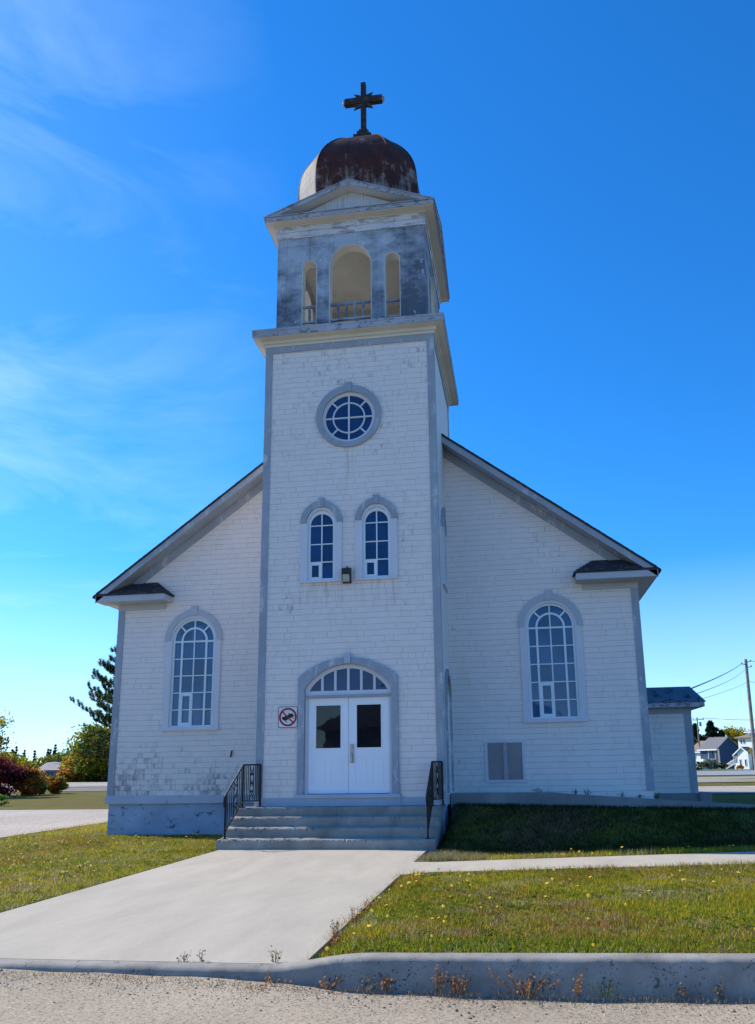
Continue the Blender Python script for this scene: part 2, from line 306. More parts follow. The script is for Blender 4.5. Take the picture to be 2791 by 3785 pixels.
# ------------------------------------------------------------------ mesh builder
class MB:
    def __init__(s, mtx=None): s.v = []; s.f = []; s.M = mtx; s.c = None
    def add(s, vs, fs):
        k = len(s.v)
        for q in vs:
            q = Vector(q); s.v.append(s.M @ q if s.M else q)
        s.f += [tuple(i+k for i in f) for f in fs]; return s
    def box(s, x0, x1, y0, y1, z0, z1):
        return s.add([(x0, y0, z0), (x1, y0, z0), (x1, y1, z0), (x0, y1, z0), (x0, y0, z1), (x1, y0, z1), (x1, y1, z1), (x0, y1, z1)],
              [(0, 3, 2, 1), (4, 5, 6, 7), (0, 1, 5, 4), (1, 2, 6, 5), (2, 3, 7, 6), (3, 0, 4, 7)])
    def prism(s, outer, y0, y1, holes=(), axis='y'):
        """polygon in (a, z) with holes, extruded y0..y1; axis 'y': (a, y, z), axis 'x': (y, a, z)"""
        loops = [list(outer)]+[list(h) for h in holes]
        flat_ = [q for l in loops for q in l]; n = len(flat_)
        tris = geometry.tessellate_polygon([[Vector((a, b, 0)) for a, b in l] for l in loops])
        P = (lambda a, y, z: (a, y, z)) if axis == 'y' else (lambda a, y, z: (y, a, z))
        vs = [P(a, y0, b) for a, b in flat_]+[P(a, y1, b) for a, b in flat_]
        fs = [tuple(t) for t in tris]+[tuple(i+n for i in reversed(t)) for t in tris]
        k = 0
        for l in loops:
            m = len(l)
            for i in range(m):
                j = (i+1) % m; fs.append((k+i, k+j, k+j+n, k+i+n))
            k += m
        return s.add(vs, fs)
    def tube(s, pts, r, n=8, cap=True):
        pts = [Vector(p) for p in pts]; k = len(pts); rs = r if isinstance(r, (list, tuple)) else [r]*k
        vs = []; fs = []; up = None
        for i, p in enumerate(pts):
            d = (pts[min(i+1, k-1)]-pts[max(i-1, 0)]).normalized()
            if up is None or abs(up.dot(d)) > 0.98: up = Vector((0, 0, 1)) if abs(d.z) < 0.9 else Vector((1, 0, 0))
            a = d.cross(up).normalized(); b = a.cross(d).normalized(); up = b
            for j in range(n):
                t = 2*math.pi*j/n; vs.append(p+(a*math.cos(t)+b*math.sin(t))*rs[i])
        for i in range(k-1):
            for j in range(n): fs.append((i*n+j, i*n+(j+1) % n, (i+1)*n+(j+1) % n, (i+1)*n+j))
        if cap: fs += [tuple(range(n-1, -1, -1)), tuple((k-1)*n+j for j in range(n))]
        return s.add(vs, fs)
    def bar(s, a, b, w, d=None):
        """square bar between two points"""
        a = Vector(a); b = Vector(b); dr = (b-a).normalized(); d = d or w
        up = Vector((0, 0, 1)) if abs(dr.z) < 0.9 else Vector((0, 1, 0))
        p = dr.cross(up).normalized()*w/2; q = p.normalized().cross(dr).normalized()*d/2
        return s.add([a-p-q, a+p-q, a+p+q, a-p+q, b-p-q, b+p-q, b+p+q, b-p+q],
              [(0, 3, 2, 1), (4, 5, 6, 7), (0, 1, 5, 4), (1, 2, 6, 5), (2, 3, 7, 6), (3, 0, 4, 7)])
    def build(s, name, mat, parent=None, smooth=False, bevel=0.0, fixn=True):
        me = bpy.data.meshes.new(name); off = Vector(parent_world(parent)) if parent else Vector((0, 0, 0))
        me.from_pydata([tuple(q-off) for q in s.v], [], s.f)
        if fixn:
            bm = bmesh.new(); bm.from_mesh(me)
            bmesh.ops.recalc_face_normals(bm, faces=bm.faces)
            if bevel:
                ed = [e for e in bm.edges if len(e.link_faces) == 2 and e.calc_face_angle(0) > 0.5]
                bmesh.ops.bevel(bm, geom=ed, offset=bevel, segments=2, affect='EDGES', profile=0.6)
            bm.to_mesh(me); bm.free()
        if smooth:
            for p in me.polygons: p.use_smooth = True
        me.materials.append(mat); o = bpy.data.objects.new(name, me); COL.objects.link(o)
        if parent: o.parent = parent
        return o
def parent_world(o):
    v = Vector(o.location)
    while o.parent: o = o.parent; v += Vector(o.location)
    return v
def tag(o, label=None, cat=None, group=None, kind=None):
    for k, v in (('label', label), ('category', cat), ('group', group), ('kind', kind)):
        if v: o[k] = v
    return o
def thing(name, label, cat, loc=(0, 0, 0), group=None):
    o = bpy.data.objects.new(name, None); o.empty_display_size = 0.3; COL.objects.link(o); o.location = loc
    return tag(o, label, cat, group)
def dup(root, loc, rz=0.0, sc=None, label=None):
    r = root.copy(); COL.objects.link(r); r.location = loc; r.rotation_euler = (0, 0, rz)
    if sc: r.scale = sc
    if label: r['label'] = label
    for ch in list(root.children):
        c = ch.copy(); COL.objects.link(c); c.parent = r
        for g in list(ch.children):
            d = g.copy(); COL.objects.link(d); d.parent = c
    return r
def arch(cx, hw, z0, zs, rise, n=24):
    """closed outline: straight sides from z0 to spring zs, elliptic head"""
    return [(cx-hw, z0)]+[(cx-hw*math.cos(math.pi*i/n), zs+rise*math.sin(math.pi*i/n)) for i in range(n+1)]+[(cx+hw, z0)]
def archband(cx, ho, ro, hi, ri, zs, n=24, a0=0.0):
    o = [(cx-ho*math.cos(math.pi*i/n), zs+ro*math.sin(math.pi*i/n)) for i in range(n+1)]
    i_ = [(cx-hi*math.cos(math.pi*i/n), zs+ri*math.sin(math.pi*i/n)) for i in range(n+1)]
    return o+i_[::-1]
def circ(cx, cz, r, n=48): return [(cx+r*math.cos(2*math.pi*i/n), cz+r*math.sin(2*math.pi*i/n)) for i in range(n)]
def seg(cx, hw, zs, rise, n=20):
    """points of a circular segmental arch, left to right"""
    Rr = (hw*hw+rise*rise)/(2*rise); th = math.asin(hw/Rr)
    return [(cx+Rr*math.sin(-th+2*th*i/n), zs+rise-Rr+Rr*math.cos(-th+2*th*i/n)) for i in range(n+1)]

# ------------------------------------------------------------------ terrain
def vnoise(x, y, sc, seed=0, oct=4):
    x = np.asarray(x)*sc; y = np.asarray(y)*sc; tot = np.zeros_like(x); amp = 1; norm = 0
    for o in range(oct):
        xi = np.floor(x).astype(np.int64); yi = np.floor(y).astype(np.int64); fx = x-xi; fy = y-yi
        fx = fx*fx*(3-2*fx); fy = fy*fy*(3-2*fy)
        def h(i, j):
            n = (i*374761393+j*668265263+seed*1442695041+o*97531) & 0x7fffffff
            n = ((n ^ (n >> 13))*1274126177) & 0x7fffffff; return ((n ^ (n >> 16)) & 0xffff)/65535.0
        v = (h(xi, yi)*(1-fx)+h(xi+1, yi)*fx)*(1-fy)+(h(xi, yi+1)*(1-fx)+h(xi+1, yi+1)*fx)*fy
        tot += v*amp; norm += amp; amp *= 0.55; x = x*2.03+17; y = y*2.03+31
    return tot/norm
def sst(a, b, x):
    t = np.clip((np.asarray(x, float)-a)/(b-a), 0, 1); return t*t*(3-2*t)
def kerb_top(x): return 0.10*sst(1.55, 2.45, x)+0.014*np.clip(np.asarray(x, float)-2.4, 0, 20)
def road_z(x): return -0.042-0.068*sst(0.3, 2.6, x)
def H(x, y):
    x = np.asarray(x, float); y = np.asarray(y, float)
    walk = 0.032*np.clip(x-2.2, 0, 9)
    tk = np.clip((-3.5-y)/6.95, 0, 1)
    z = walk*(1-tk)+kerb_top(x)*tk*sst(1.85, 2.25, x)
    bank_top = (0.735-0.022*np.clip(x-2, 0, 40))
    bank = sst(-1.75, 0.75, y)*sst(2.0, 2.25, x)
    z = z*(1-bank)+np.maximum(bank_top, 0.42)*bank
    back = sst(1.0, 6.0, y)*sst(5.0, 9.0, x)
    z = z*(1-back)+0.45*back
    z = np.where((x > -2.36) & (x < 2.0), -0.05, z-0.012)
    lawn = z
    return np.where(y < -10.52, -0.30, lawn)
def sheet(name, xs, ys, mat, dz=0.0, zf=H, kind='structure', mask=None):
    X, Y = np.meshgrid(xs, ys); Z = zf(X, Y)+dz
    nx, ny = len(xs), len(ys); vs = np.stack([X.ravel(), Y.ravel(), Z.ravel()], 1)
    fs = []
    for j in range(ny-1):
        for i in range(nx-1):
            if mask and not mask((xs[i]+xs[i+1])/2, (ys[j]+ys[j+1])/2): continue
            a = j*nx+i; fs.append((a, a+1, a+nx+1, a+nx))
    me = bpy.data.meshes.new(name); me.from_pydata([tuple(q) for q in vs], [], fs); me.materials.append(mat)
    for p in me.polygons: p.use_smooth = True
    o = bpy.data.objects.new(name, me); COL.objects.link(o); tag(o, kind=kind); return o
def lin(a, b, n): return list(np.linspace(a, b, n))
gx = lin(-900, -60, 8)+lin(-50, -12, 14)+lin(-10, -2.45, 12)+[-2.36, -2.355, 1.99, 2.01]+lin(2.1, 9, 28)+lin(10, 60, 16)+lin(90, 900, 8)
gy = lin(-200, -20, 6)+[-14, -11, -10.53, -10.51]+lin(-10.2, -2.2, 24)+lin(-2, 3, 26)+lin(3.5, 14, 12)+lin(16, 80, 14)+lin(100, 1500, 9)
sheet('ground', gx, gy, M['turf'])
sheet('gravel_road', lin(-60, -6, 10)+lin(-5, 9, 57)+lin(10, 60, 10), lin(-26, -12.5, 5)+lin(-12.4, -10.5, 14), M['gravel'], 0,
      lambda x, y: road_z(x)-0.040*sst(-11.0, -10.72, y)*sst(1.5, 2.4, x)+0.02*np.sin(x*1.9+y*2)*0.5+0.006*np.sin(x*7.1)*np.cos(y*5.3))
flatz = lambda z: (lambda x, y: np.full_like(x, z))
sheet('gravel_lot', lin(-60, -9.3, 12)+[-9.1], lin(-10.4, 14.4, 12), M['lot'], 0, lambda x, y: np.full_like(x, 0.005), mask=None)
sheet('far_road', lin(-160, -14, 8), lin(56, 84, 3), M['lot'], 0, flatz(0.02))
sheet('dusty_verge', lin(-120, -13, 8), lin(41, 54, 3), worn('dusty_verge_soil', (0.20, 0.17, 0.15), (0.10, 0.09, 0.03), 0.55, 0.4, 0.95), 0, flatz(0.014))
sheet('street', lin(10, 160, 8), lin(47, 73, 3), M['asphalt'], 0, flatz(0.475))
sheet('side_lot', lin(9.4, 60, 8), lin(12.3, 20.5, 4), M['lot'], 0, flatz(0.462))
sheet('street_shoulder', lin(9.4, 120, 8), lin(27, 41, 3), worn('street_shoulder_gravel', (0.34, 0.30, 0.24), (0.13, 0.13, 0.04), 0.52, 0.35, 0.95, (0.4, 1.6, 1)), 0, flatz(0.468))
# walkway and sidewalk slabs
b = MB(); b.box(-2.33, 1.87, -10.46, -1.3, -0.2, 0.0); tag(b.build('walkway', M['walk'], bevel=0.006), kind='structure')
xs_ = lin(1.868, 30, 60)
b = MB(); n_ = len(xs_); vs = []
for x in xs_:
    z = float(0.032*np.clip(x-2.2, 0, 9))+0.004; tk = 1.5/6.95*0.5
    z2 = float(H(x+0.3, -5.1))+0.02 if x > 2 else 0.002
    vs += [(x, -5.07, max(z, z2)), (x, -3.52, z+0.003), (x, -3.52, z-0.2), (x, -5.07, z-0.2)]
fs = []
for i in range(n_-1):
    for k in range(4): fs.append((4*i+k, 4*i+(k+1) % 4, 4*i+4+(k+1) % 4, 4*i+4+k))
b.add(vs, fs); tag(b.build('sidewalk', M['walk']), kind='structure')
# kerb: swept profile, low at the entrance, rising at the lawn
b = MB(); xs_ = lin(-50, -4, 12)+lin(-3.9, 8, 420)+lin(8.5, 40, 12); vs = []; fs = []
for x in xs_:
    t = float(kerb_top(x)); g = float(road_z(x))-0.1; kn = lambda f, sd: float(vnoise(np.array([x]), np.array([0.5]), f, sd, 3)[0])-0.5; j = 0.010*kn(3.0, 5)+0.012*kn(11.0, 7)
    j2 = 0.022*kn(7.0, 11)+0.004*math.sin(x*40)*0.3; prof = [(-10.46, g), (-10.46, t-0.004), (-10.50, t+0.006), (-10.62+j, t+0.004+j*0.4), (-10.652+j2, t-0.006+j), (-10.668+j2, t-0.030+j), (-10.69, g)]
    vs += [(x, y, z) for y, z in prof]
for i in range(len(xs_)-1):
    for k in range(6): fs.append((7*i+k, 7*i+k+1, 7*i+7+k+1, 7*i+7+k))
b.add(vs, fs); ko = b.build('kerb', M['kerb'], smooth=True); tag(ko, kind='structure')

# ------------------------------------------------------------------ church
church = thing('church', 'white shingled church with square bell tower, rusty dome and cross', 'church')
NY = 2.169; NW = 6.754; TW = 2.093; TD = 4.05
roofz = lambda x: 11.53-0.75*abs(x)

# --- windows
def window(kind, cx, mtx=None, y=0.0, dress=True):
    """returns the hole outline; builds window > pane, surround, keystone, casing"""
    if kind == 'tall':
        hw, z0, zs = 0.585, 2.615, 4.88; gl = M['glasspale']
        fr = 0.055; ih = 0.53
        hole = arch(cx, hw, z0, zs, hw)
        bars = MB(mtx); bars.prism(arch(cx, hw-0.001, z0+0.001, zs, hw-0.001), y+0.02, y+0.09, [arch(cx, ih, 2.675, zs, ih)])
        def hb(z, x0=-ih, x1=ih, w_=0.026): bars.box(cx+x0, cx+x1, y+0.03, y+0.075, z-w_/2, z+w_/2)
        def vb(x, z0_, z1_, w_=0.03): bars.box(cx+x-w_/2, cx+x+w_/2, y+0.031, y+0.074, z0_, z1_)
        for z in (4.40, 3.955, 3.515, 3.08): hb(z)
        hb(4.855, w_=0.045); vb(-0.333, 2.675, 4.855, 0.05); vb(0.333, 2.675, 4.855, 0.05); vb(0, 2.675, 5.2); vb(0, 5.2, 5.41)
        bars.prism(archband(cx, 0.36, 0.36, 0.31, 0.31, 4.875), y+0.0295, y+0.0755)
        for a in (45, 135):
            c_, s_ = math.cos(R(a)), math.sin(R(a)); bars.bar((cx+0.35*c_, y+0.05, 4.88+0.35*s_), (cx+0.545*c_, y+0.05, 4.88+0.545*s_), 0.028, 0.042)
        bars.prism([(cx-0.318, 2.67), (cx-0.318, 3.50), (cx-0.005, 3.50), (cx-0.005, 2.67)], y+0.022, y+0.078,
                   [[(cx-0.262, 2.75), (cx-0.262, 3.43), (cx-0.065, 3.43), (cx-0.065, 2.75)]])
        bars.box(cx-0.262, cx-0.065, y+0.032, y+0.07, 3.07, 3.09)
        wdw = bars.build('window', M['sash'], church)
        p = MB(mtx); p.prism(arch(cx, ih+0.02, 2.66, zs, ih+0.02), y+0.058, y+0.066); p.build('pane', gl, wdw)
        s_ = MB(mtx); s_.prism(archband(cx, 0.785, 0.82, 0.64, 0.665, zs), y-0.055, y-0.001); s_.build('surround', M['trimlight'], wdw)
        s_ = MB(mtx); s_.prism(archband(cx, 0.64, 0.665, 0.586, 0.587, zs), y-0.03, y+0.03)
        for sg in (-1, 1): s_.box(*sorted((cx+sg*0.586, cx+sg*0.755)), y-0.042, y+0.03, 2.64, zs)
        s_.build('casing', M['casing'], wdw)
        k = MB(mtx); k.prism([(cx-0.065, 5.53), (cx-0.085, 5.79), (cx+0.085, 5.79), (cx+0.065, 5.53)], y-0.075, y-0.002); k.build('keystone', M['trimlight'], wdw)
        k = MB(mtx); k.box(cx-0.775, cx+0.775, y-0.07, y+0.03, 2.545, 2.638); k.build('sill', M['casing'], wdw)
        return hole
    if kind == 'small':
        hw, z0, zs = 0.325, 5.80, 7.15; ih = 0.27
        hole = arch(cx, hw, z0, zs, hw+0.03)
        bars = MB(mtx); bars.prism(arch(cx, hw-0.001, z0+0.001, zs, hw+0.029), y+0.02, y+0.09, [arch(cx, ih, 5.855, zs, ih+0.005)])
        for z in (7.14, 6.685, 6.25): bars.box(cx-ih, cx+ih, y+0.03, y+0.075, z-0.012, z+0.012)
        bars.box(cx-0.014, cx+0.014, y+0.031, y+0.074, 5.855, 7.43)
        bars.prism([(cx-0.268, 5.857), (cx-0.268, 6.235), (cx-0.005, 6.235), (cx-0.005, 5.857)], y+0.022, y+0.078,
                   [[(cx-0.235, 5.895), (cx-0.235, 6.18), (cx-0.065, 6.18), (cx-0.065, 5.895)]])
        wdw = bars.build('window', M['sash'], church)
        p = MB(mtx); p.prism(arch(cx, ih+0.02, 5.84, zs, ih+0.02), y+0.058, y+0.066); p.build('pane', M['glass'], wdw)
        s_ = MB(mtx); s_.prism(archband(cx, 0.505, 0.53, 0.365, 0.39, 7.2), y-0.06, y-0.001); s_.build('surround', M['trim'], wdw)
        s_ = MB(mtx); s_.prism(archband(cx, 0.365, 0.44, 0.326, 0.357, 7.15), y-0.03, y+0.03)
        for sg in (-1, 1): s_.box(*sorted((cx+sg*0.326, cx+sg*0.495)), y-0.042, y+0.03, 5.80, 7.198)
        s_.build('casing', M['casing'], wdw)
        k = MB(mtx); k.prism([(cx-0.06, 7.57), (cx-0.073, 7.80), (cx+0.073, 7.80), (cx+0.06, 7.57)], y-0.08, y-0.002); k.build('keystone', M['trim'], wdw)
        k = MB(mtx); k.box(cx-0.50, cx+0.50, y-0.06, y+0.03, 5.755, 5.799); k.build('sill', M['casing'], wdw)
        return hole
SIDE = Matrix(((0, 0, 0, 0),)*4)
# side wall frame: local x -> world +Y, local y -> world -X, plane at x = TW
SIDE = Matrix(((0, -1, 0, TW), (1, 0, 0, 0), (0, 0, 1, 0), (0, 0, 0, 1)))

h1 = window('tall', -4.62, y=NY); h2 = window('tall', 4.605, y=NY)
t1 = window('small', -0.653, y=0); t2 = window('small', 0.658, y=0)
t3 = window('small', 1.25, SIDE, 0)
# round window
RZ = 9.83
b = MB(); b.prism(circ(0, RZ, 0.639), 0.01, 0.07, [circ(0, RZ, 0.575)])
b.prism(circ(0, RZ, 0.405), 0.016, 0.062, [circ(0, RZ, 0.37)])
b.box(-0.02, 0.02, 0.012, 0.06, RZ-0.58, RZ+0.58); b.box(-0.58, 0.58, 0.0115, 0.0595, RZ-0.018, RZ+0.018)
for a in (45, 135, 225, 315):
    c_, s_ = math.cos(R(a)), math.sin(R(a)); b.bar((0.40*c_, 0.04, RZ+0.40*s_), (0.585*c_, 0.04, RZ+0.585*s_), 0.032, 0.04)
rw = b.build('round_window', M['casing'], church)
b = MB(); b.prism(circ(0, RZ, 0.60), 0.045, 0.055); b.build('pane', M['glass'], rw)
b = MB(); b.prism(circ(0, RZ+0.025, 0.805), -0.055, 0.03, [circ(0, RZ+0.005, 0.652)]); b.build('surround', M['trim'], rw)
b = MB(); b.prism([(-0.075, RZ+0.665), (-0.09, RZ+0.895), (0.09, RZ+0.895), (0.075, RZ+0.665)], -0.08, -0.002); b.build('keystone', M['trim'], rw)

# --- doorway
DX = -0.02; OW = 0.985
dhole = [(DX-OW, 0.93)]+seg(DX, OW, 3.30, 0.54)+[(DX+OW, 0.93)]
b = MB(); outer = [(DX-1.135, 0.93)]+seg(DX, 1.135, 3.55, 0.44)+[(DX+1.135, 0.93)]
inner = [(DX-OW, 0.93)]+seg(DX, OW, 3.30, 0.54)+[(DX+OW, 0.93)]
b.prism(outer+inner[::-1], -0.06, 0.02); df = b.build('door_frame', M['trim'], church)
b = MB(); b.prism([(DX-0.065, 3.845), (DX-0.08, 4.08), (DX+0.08, 4.08), (DX+0.065, 3.845)], -0.10, -0.061); b.build('keystone', M['trimlight'], df)
for x0, x1 in ((DX-OW, DX-0.918), (DX+0.918, DX+OW)):
    b = MB(); b.box(x0, x1, 0.021, 0.14, 1.0, 3.11); b.build('jamb', M['casing'], df)
b = MB(); b.box(DX-1.17, DX+1.17, -0.10, 0.16, 0.925, 1.0); b.build('threshold', M['board'], df)
b = MB(); to = [(DX-OW+0.002, 3.112)]+seg(DX, OW-0.002, 3.30, 0.537)+[(DX+OW-0.002, 3.112)]
ti = [(DX-0.895, 3.25)]+seg(DX, 0.895, 3.27, 0.475)[1:-1]+[(DX+0.895, 3.25)]
b.prism(to, 0.03, 0.12, [ti])
for i in range(1, 6):
    x = DX-0.895+1.79*i/6; zt = max(z for xx, z in seg(DX, 0.895, 3.27, 0.475, 60) if abs(xx-x) < 0.04)
    b.box(x-0.028, x+0.028, 0.04, 0.11, 3.25, zt+0.01)
tw = b.build('transom_window', M['casing'], church)
b = MB(); b.prism([(q[0]*1.01, q[1]) for q in ti], 0.07, 0.08); b.build('pane', M['glass'], tw)
b = MB(); b.box(DX-OW, DX+OW, -0.005, 0.10, 3.095, 3.150); b.build('transom_bar', M['trim'], tw)
def leaf(x0, x1, g0, g1, handle):
    b = MB(); b.prism([(x0, 1.012), (x0, 3.094), (x1, 3.094), (x1, 1.012)], 0.07, 0.115, [[(g0, 1.99), (g0, 2.926), (g1, 2.926), (g1, 1.99)]])
    d = b.build('door', M['doorpaint'], church)
    b = MB(); b.box(g0-0.002, g1+0.002, 0.088, 0.094, 1.988, 2.928); b.build('pane', M['glassdark'], d)
    b = MB(); b.prism([(g0-0.025, 1.965), (g0-0.025, 2.951), (g1+0.025, 2.951), (g1+0.025, 1.965)], 0.06, 0.0695, [[(g0, 1.99), (g0, 2.926), (g1, 2.926), (g1, 1.99)]])
    b.build('glazing_bead', M['doorpaint'], d)
    b = MB(); xm = (x0+x1)/2
    for a0, a1 in ((x0+0.13, xm-0.06), (xm+0.06, x1-0.13)):
        b.prism([(a0, 1.18), (a0, 1.78), (a1, 1.78), (a1, 1.18)], 0.063, 0.0695, [[(a0+0.02, 1.20), (a0+0.02, 1.76), (a1-0.02, 1.76), (a1-0.02, 1.20)]])
    b.build('panel_moulding', M['doorpaint'], d)
    if handle:
        b = MB(); b.box(x0+0.035, x0+0.12, 0.05, 0.0695, 1.66, 2.07); b.tube([(x0+0.075, 0.05, 1.86), (x0+0.075, 0.0, 1.84), (x0+0.075, -0.005, 1.70), (x0+0.075, 0.05, 1.68)], 0.012)
        b.tube([(x0+0.075, 0.05, 1.99), (x0+0.075, 0.03, 1.99)], 0.028, 12); b.build('handle', M['steel'], d)
leaf(DX-0.915, DX-0.004, -0.76, -0.20, False); leaf(DX+0.004, DX+0.912, 0.167, 0.713, True)

# --- tower walls (front with openings, sides, rear)
b = MB(); b.prism([(-TW, 0.79), (-TW, 11.98), (TW, 11.98), (TW, 0.79)], 0, 0.18, [t1, t2, circ(0, RZ, 0.64), dhole]); 
b.prism([(0.18, 0.79), (0.18, 11.98), (TD, 11.98), (TD, 0.79)], -TW, -TW+0.18, axis='x')
sd_hole = [(0.75, 0.98)]+[(1.27-0.52*math.cos(math.pi*i/16), 3.2+0.45*math.sin(math.pi*i/16)) for i in range(17)]+[(1.79, 0.98)]
b.prism([(0.18, 0.79), (0.18, 11.98), (TD, 11.98), (TD, 0.79)], TW-0.18, TW, [t3, sd_hole], axis='x')
b.box(-TW+0.18, TW-0.18, TD-0.18, TD, 0.79, 11.98); b.build('tower_wall', M['shingle'], church)
b = MB(); b.box(-TW+0.19, TW-0.19, 0.19, TD-0.19, 0.5, 11.9); b.build('tower_interior', flat('dark_interior', (0.02, 0.02, 0.025), 0.9), church)
# side door in the tower's right face
b = MB(SIDE); b.prism([(0.60, 0.98)]+[(1.27-0.67*math.cos(math.pi*i/16), 3.2+0.60*math.sin(math.pi*i/16)) for i in range(17)]+[(1.94, 0.98), (1.79, 0.98)]+[(1.27+0.52*math.cos(math.pi*i/16), 3.2+0.45*math.sin(math.pi*i/16)) for i in range(17)]+[(0.75, 0.98)], -0.05, 0.0)
sf = b.build('side_door_frame', M['trim'], church)
b = MB(SIDE); b.box(0.75, 1.79, 0.08, 0.12, 0.98, 3.13); b.build('side_door', M['doorpaint'], church)
b = MB(SIDE); b.prism([(1.27-0.52*math.cos(math.pi*i/16), 3.2+0.45*math.sin(math.pi*i/16)) for i in range(17)], 0.08, 0.10); b.build('pane', M['glass'], sf)
b = MB(SIDE); b.box(0.75, 1.79, 0.02, 0.12, 3.13, 3.2); b.build('transom_bar', M['casing'], sf)
# tower trim
for x0, x1 in ((-TW-0.022, -TW+0.15), (TW-0.15, TW+0.022)):
    b = MB(); b.box(x0, x1, -0.022, 0, 0.92, 11.70); b.build('corner_board', M['trim'], church)
for sx in (-1, 1):
    b = MB(); xa, xb = sorted((sx*TW, sx*(TW+0.022)))
    b.box(xa, xb, 0.0, 0.15, 0.92, 11.70); b.box(xa, xb, TD-0.15, TD, 0.92, 11.70); b.build('corner_board', M['trim'], church)
b = MB(); q = TW+0.026
b.prism([(-q, 0-0.026), (-q, TD+0.026), (q, TD+0.026), (q, -0.026)], 0, 1) if False else None
def ringbox(b, o, i_, y0o, y1o, y0i, y1i, z0, z1):
    b.box(-o, o, y0o, y0i, z0, z1); b.box(-o, o, y1i, y1o, z0, z1); b.box(-o, -i_, y0i, y1i, z0, z1); b.box(i_, o, y0i, y1i, z0, z1)
b = MB(); ringbox(b, TW+0.028, TW, -0.028, TD+0.028, 0, TD, 11.70, 11.86); b.build('frieze', M['trim'], church)
b = MB(); ringbox(b, TW+0.05, TW, -0.05, TD+0.05, 0, TD, 11.86, 11.93); ringbox(b, TW+0.10, TW, -0.10, TD+0.10, 0, TD, 11.93, 12.02); b.build('bed_moulding', M['cream'], church)
b = MB(); b.box(-2.37, 2.37, -0.275, TD+0.34, 12.02, 12.06); b.build('soffit', M['cream'], church)
b = MB(); ringbox(b, 2.39, 2.37, -0.295, TD+0.36, -0.275, TD+0.34, 12.03, 12.17); ringbox(b, 2.40, 2.36, -0.305, TD+0.37, -0.26, TD+0.33, 12.17, 12.225); b.build('cornice', M['fascia'], church)
b = MB(); o_, i2 = (2.398, -0.303, TD+0.368), (1.90, 0.14, 4.05)
b.add([(-o_[0], o_[1], 12.228), (o_[0], o_[1], 12.228), (o_[0], o_[2], 12.228), (-o_[0], o_[2], 12.228), (-i2[0], i2[1], 12.33), (i2[0], i2[1], 12.33), (i2[0], i2[2], 12.33), (-i2[0], i2[2], 12.33)],
      [(0, 1, 5, 4), (1, 2, 6, 5), (2, 3, 7, 6), (3, 0, 4, 7), (4, 5, 6, 7), (0, 3, 2, 1)]); b.build('cornice_flashing', M['fascia'], church)
b = MB(); b.box(-TW-0.03, DX-1.17, -0.035, 0, 0.74, 0.92); b.box(DX+1.17, TW+0.03, -0.035, 0, 0.74, 0.92); b.box(DX-1.17, DX+1.17, -0.05, 0, 0.74, 0.925)
b.box(TW, TW+0.03, 0, NY-0.05, 0.74, 0.92); b.box(-TW-0.03, -TW, 0, NY-0.05, 0.74, 0.92); b.build('base_board', M['board'], church)
b = MB(); b.box(-TW+0.02, TW-0.02, 0.02, TD, -0.2, 0.789); b.build('foundation', M['found'], church)

# --- belfry
BW, BY0 = 1.924, 0.171; BY1 = BY0+2*BW; BCY = BY0+BW; BT = 0.28
M['ceil'] = worn('aged_cream_ceiling', (0.58, 0.55, 0.48), (0.42, 0.37, 0.30), 0.68, 2.5, 0.8, (1, 1, 1), 0.12)
def belfry_holes(c, ax=1):
    return [arch(c, 0.555, 12.53, 14.15, 0.585), arch(c-1.07, 0.2, 12.53, 14.17, 0.215, 14), arch(c+1.09, 0.204, 12.53, 14.16, 0.215, 14)]
b = MB()
b.prism([(-BW, 12.30), (-BW, 15.42), (BW, 15.42), (BW, 12.30)], BY0, BY0+BT, belfry_holes(0))
b.prism([(-BW, 12.30), (-BW, 15.42), (BW, 15.42), (BW, 12.30)], BY1-BT, BY1, belfry_holes(0))
for x0 in (-BW, BW-BT):
    b.prism([(BY0+BT, 12.30), (BY0+BT, 15.42), (BY1-BT, 15.42), (BY1-BT, 12.30)], x0, x0+BT, belfry_holes(BCY), axis='x')
b.build('belfry_wall', M['belfry'], church)
# cream linings of the arches (reveals) and the ceiling and floor inside
b = MB()
def lining(cx, hw, z0, zs, rise, y0, y1, axis):
    o = arch(cx, hw-0.001, z0, zs, rise-0.001, 24); i_ = arch(cx, hw-0.02, z0, zs, rise-0.02, 24)
    b.prism(o+i_[::-1], y0, y1, axis=axis)
for hw, cx, zs, rise in ((0.555, 0, 14.15, 0.585), (0.2, -1.07, 14.17, 0.215), (0.204, 1.09, 14.16, 0.215)):
    lining(cx, hw, 12.535, zs, rise, BY0+0.006, BY0+BT+0.02, 'y'); lining(cx, hw, 12.535, zs, rise, BY1-BT-0.02, BY1-0.006, 'y')
    lining(cx+BCY, hw, 12.535, zs, rise, -BW+0.006, -BW+BT+0.02, 'x'); lining(cx+BCY, hw, 12.535, zs, rise, BW-BT-0.02, BW-0.006, 'x')
b.build('arch_lining', M['cream'], church)
b = MB(); q = BW-BT-0.003
b.prism([(-q, 12.40), (-q, 15.05), (q, 15.05), (q, 12.40)], BY0+BT+0.003, BY0+BT+0.02, [arch(c, hw, 12.53, zs, ri) for c, hw, zs, ri in ((0, 0.555, 14.15, 0.585), (-1.07, 0.2, 14.17, 0.215), (1.09, 0.204, 14.16, 0.215))])
b.prism([(-q, 12.40), (-q, 15.05), (q, 15.05), (q, 12.40)], BY1-BT-0.02, BY1-BT-0.003, belfry_holes(0))
b.box(-q, q, BY0+BT+0.02, BY1-BT-0.02, 15.05, 15.09); b.build('belfry_ceiling', M['ceil'], church)
b = MB(); b.box(-q, q, BY0+BT+0.02, BY1-BT-0.02, 12.36, 12.42); b.build('belfry_floor', M['cream'], church)
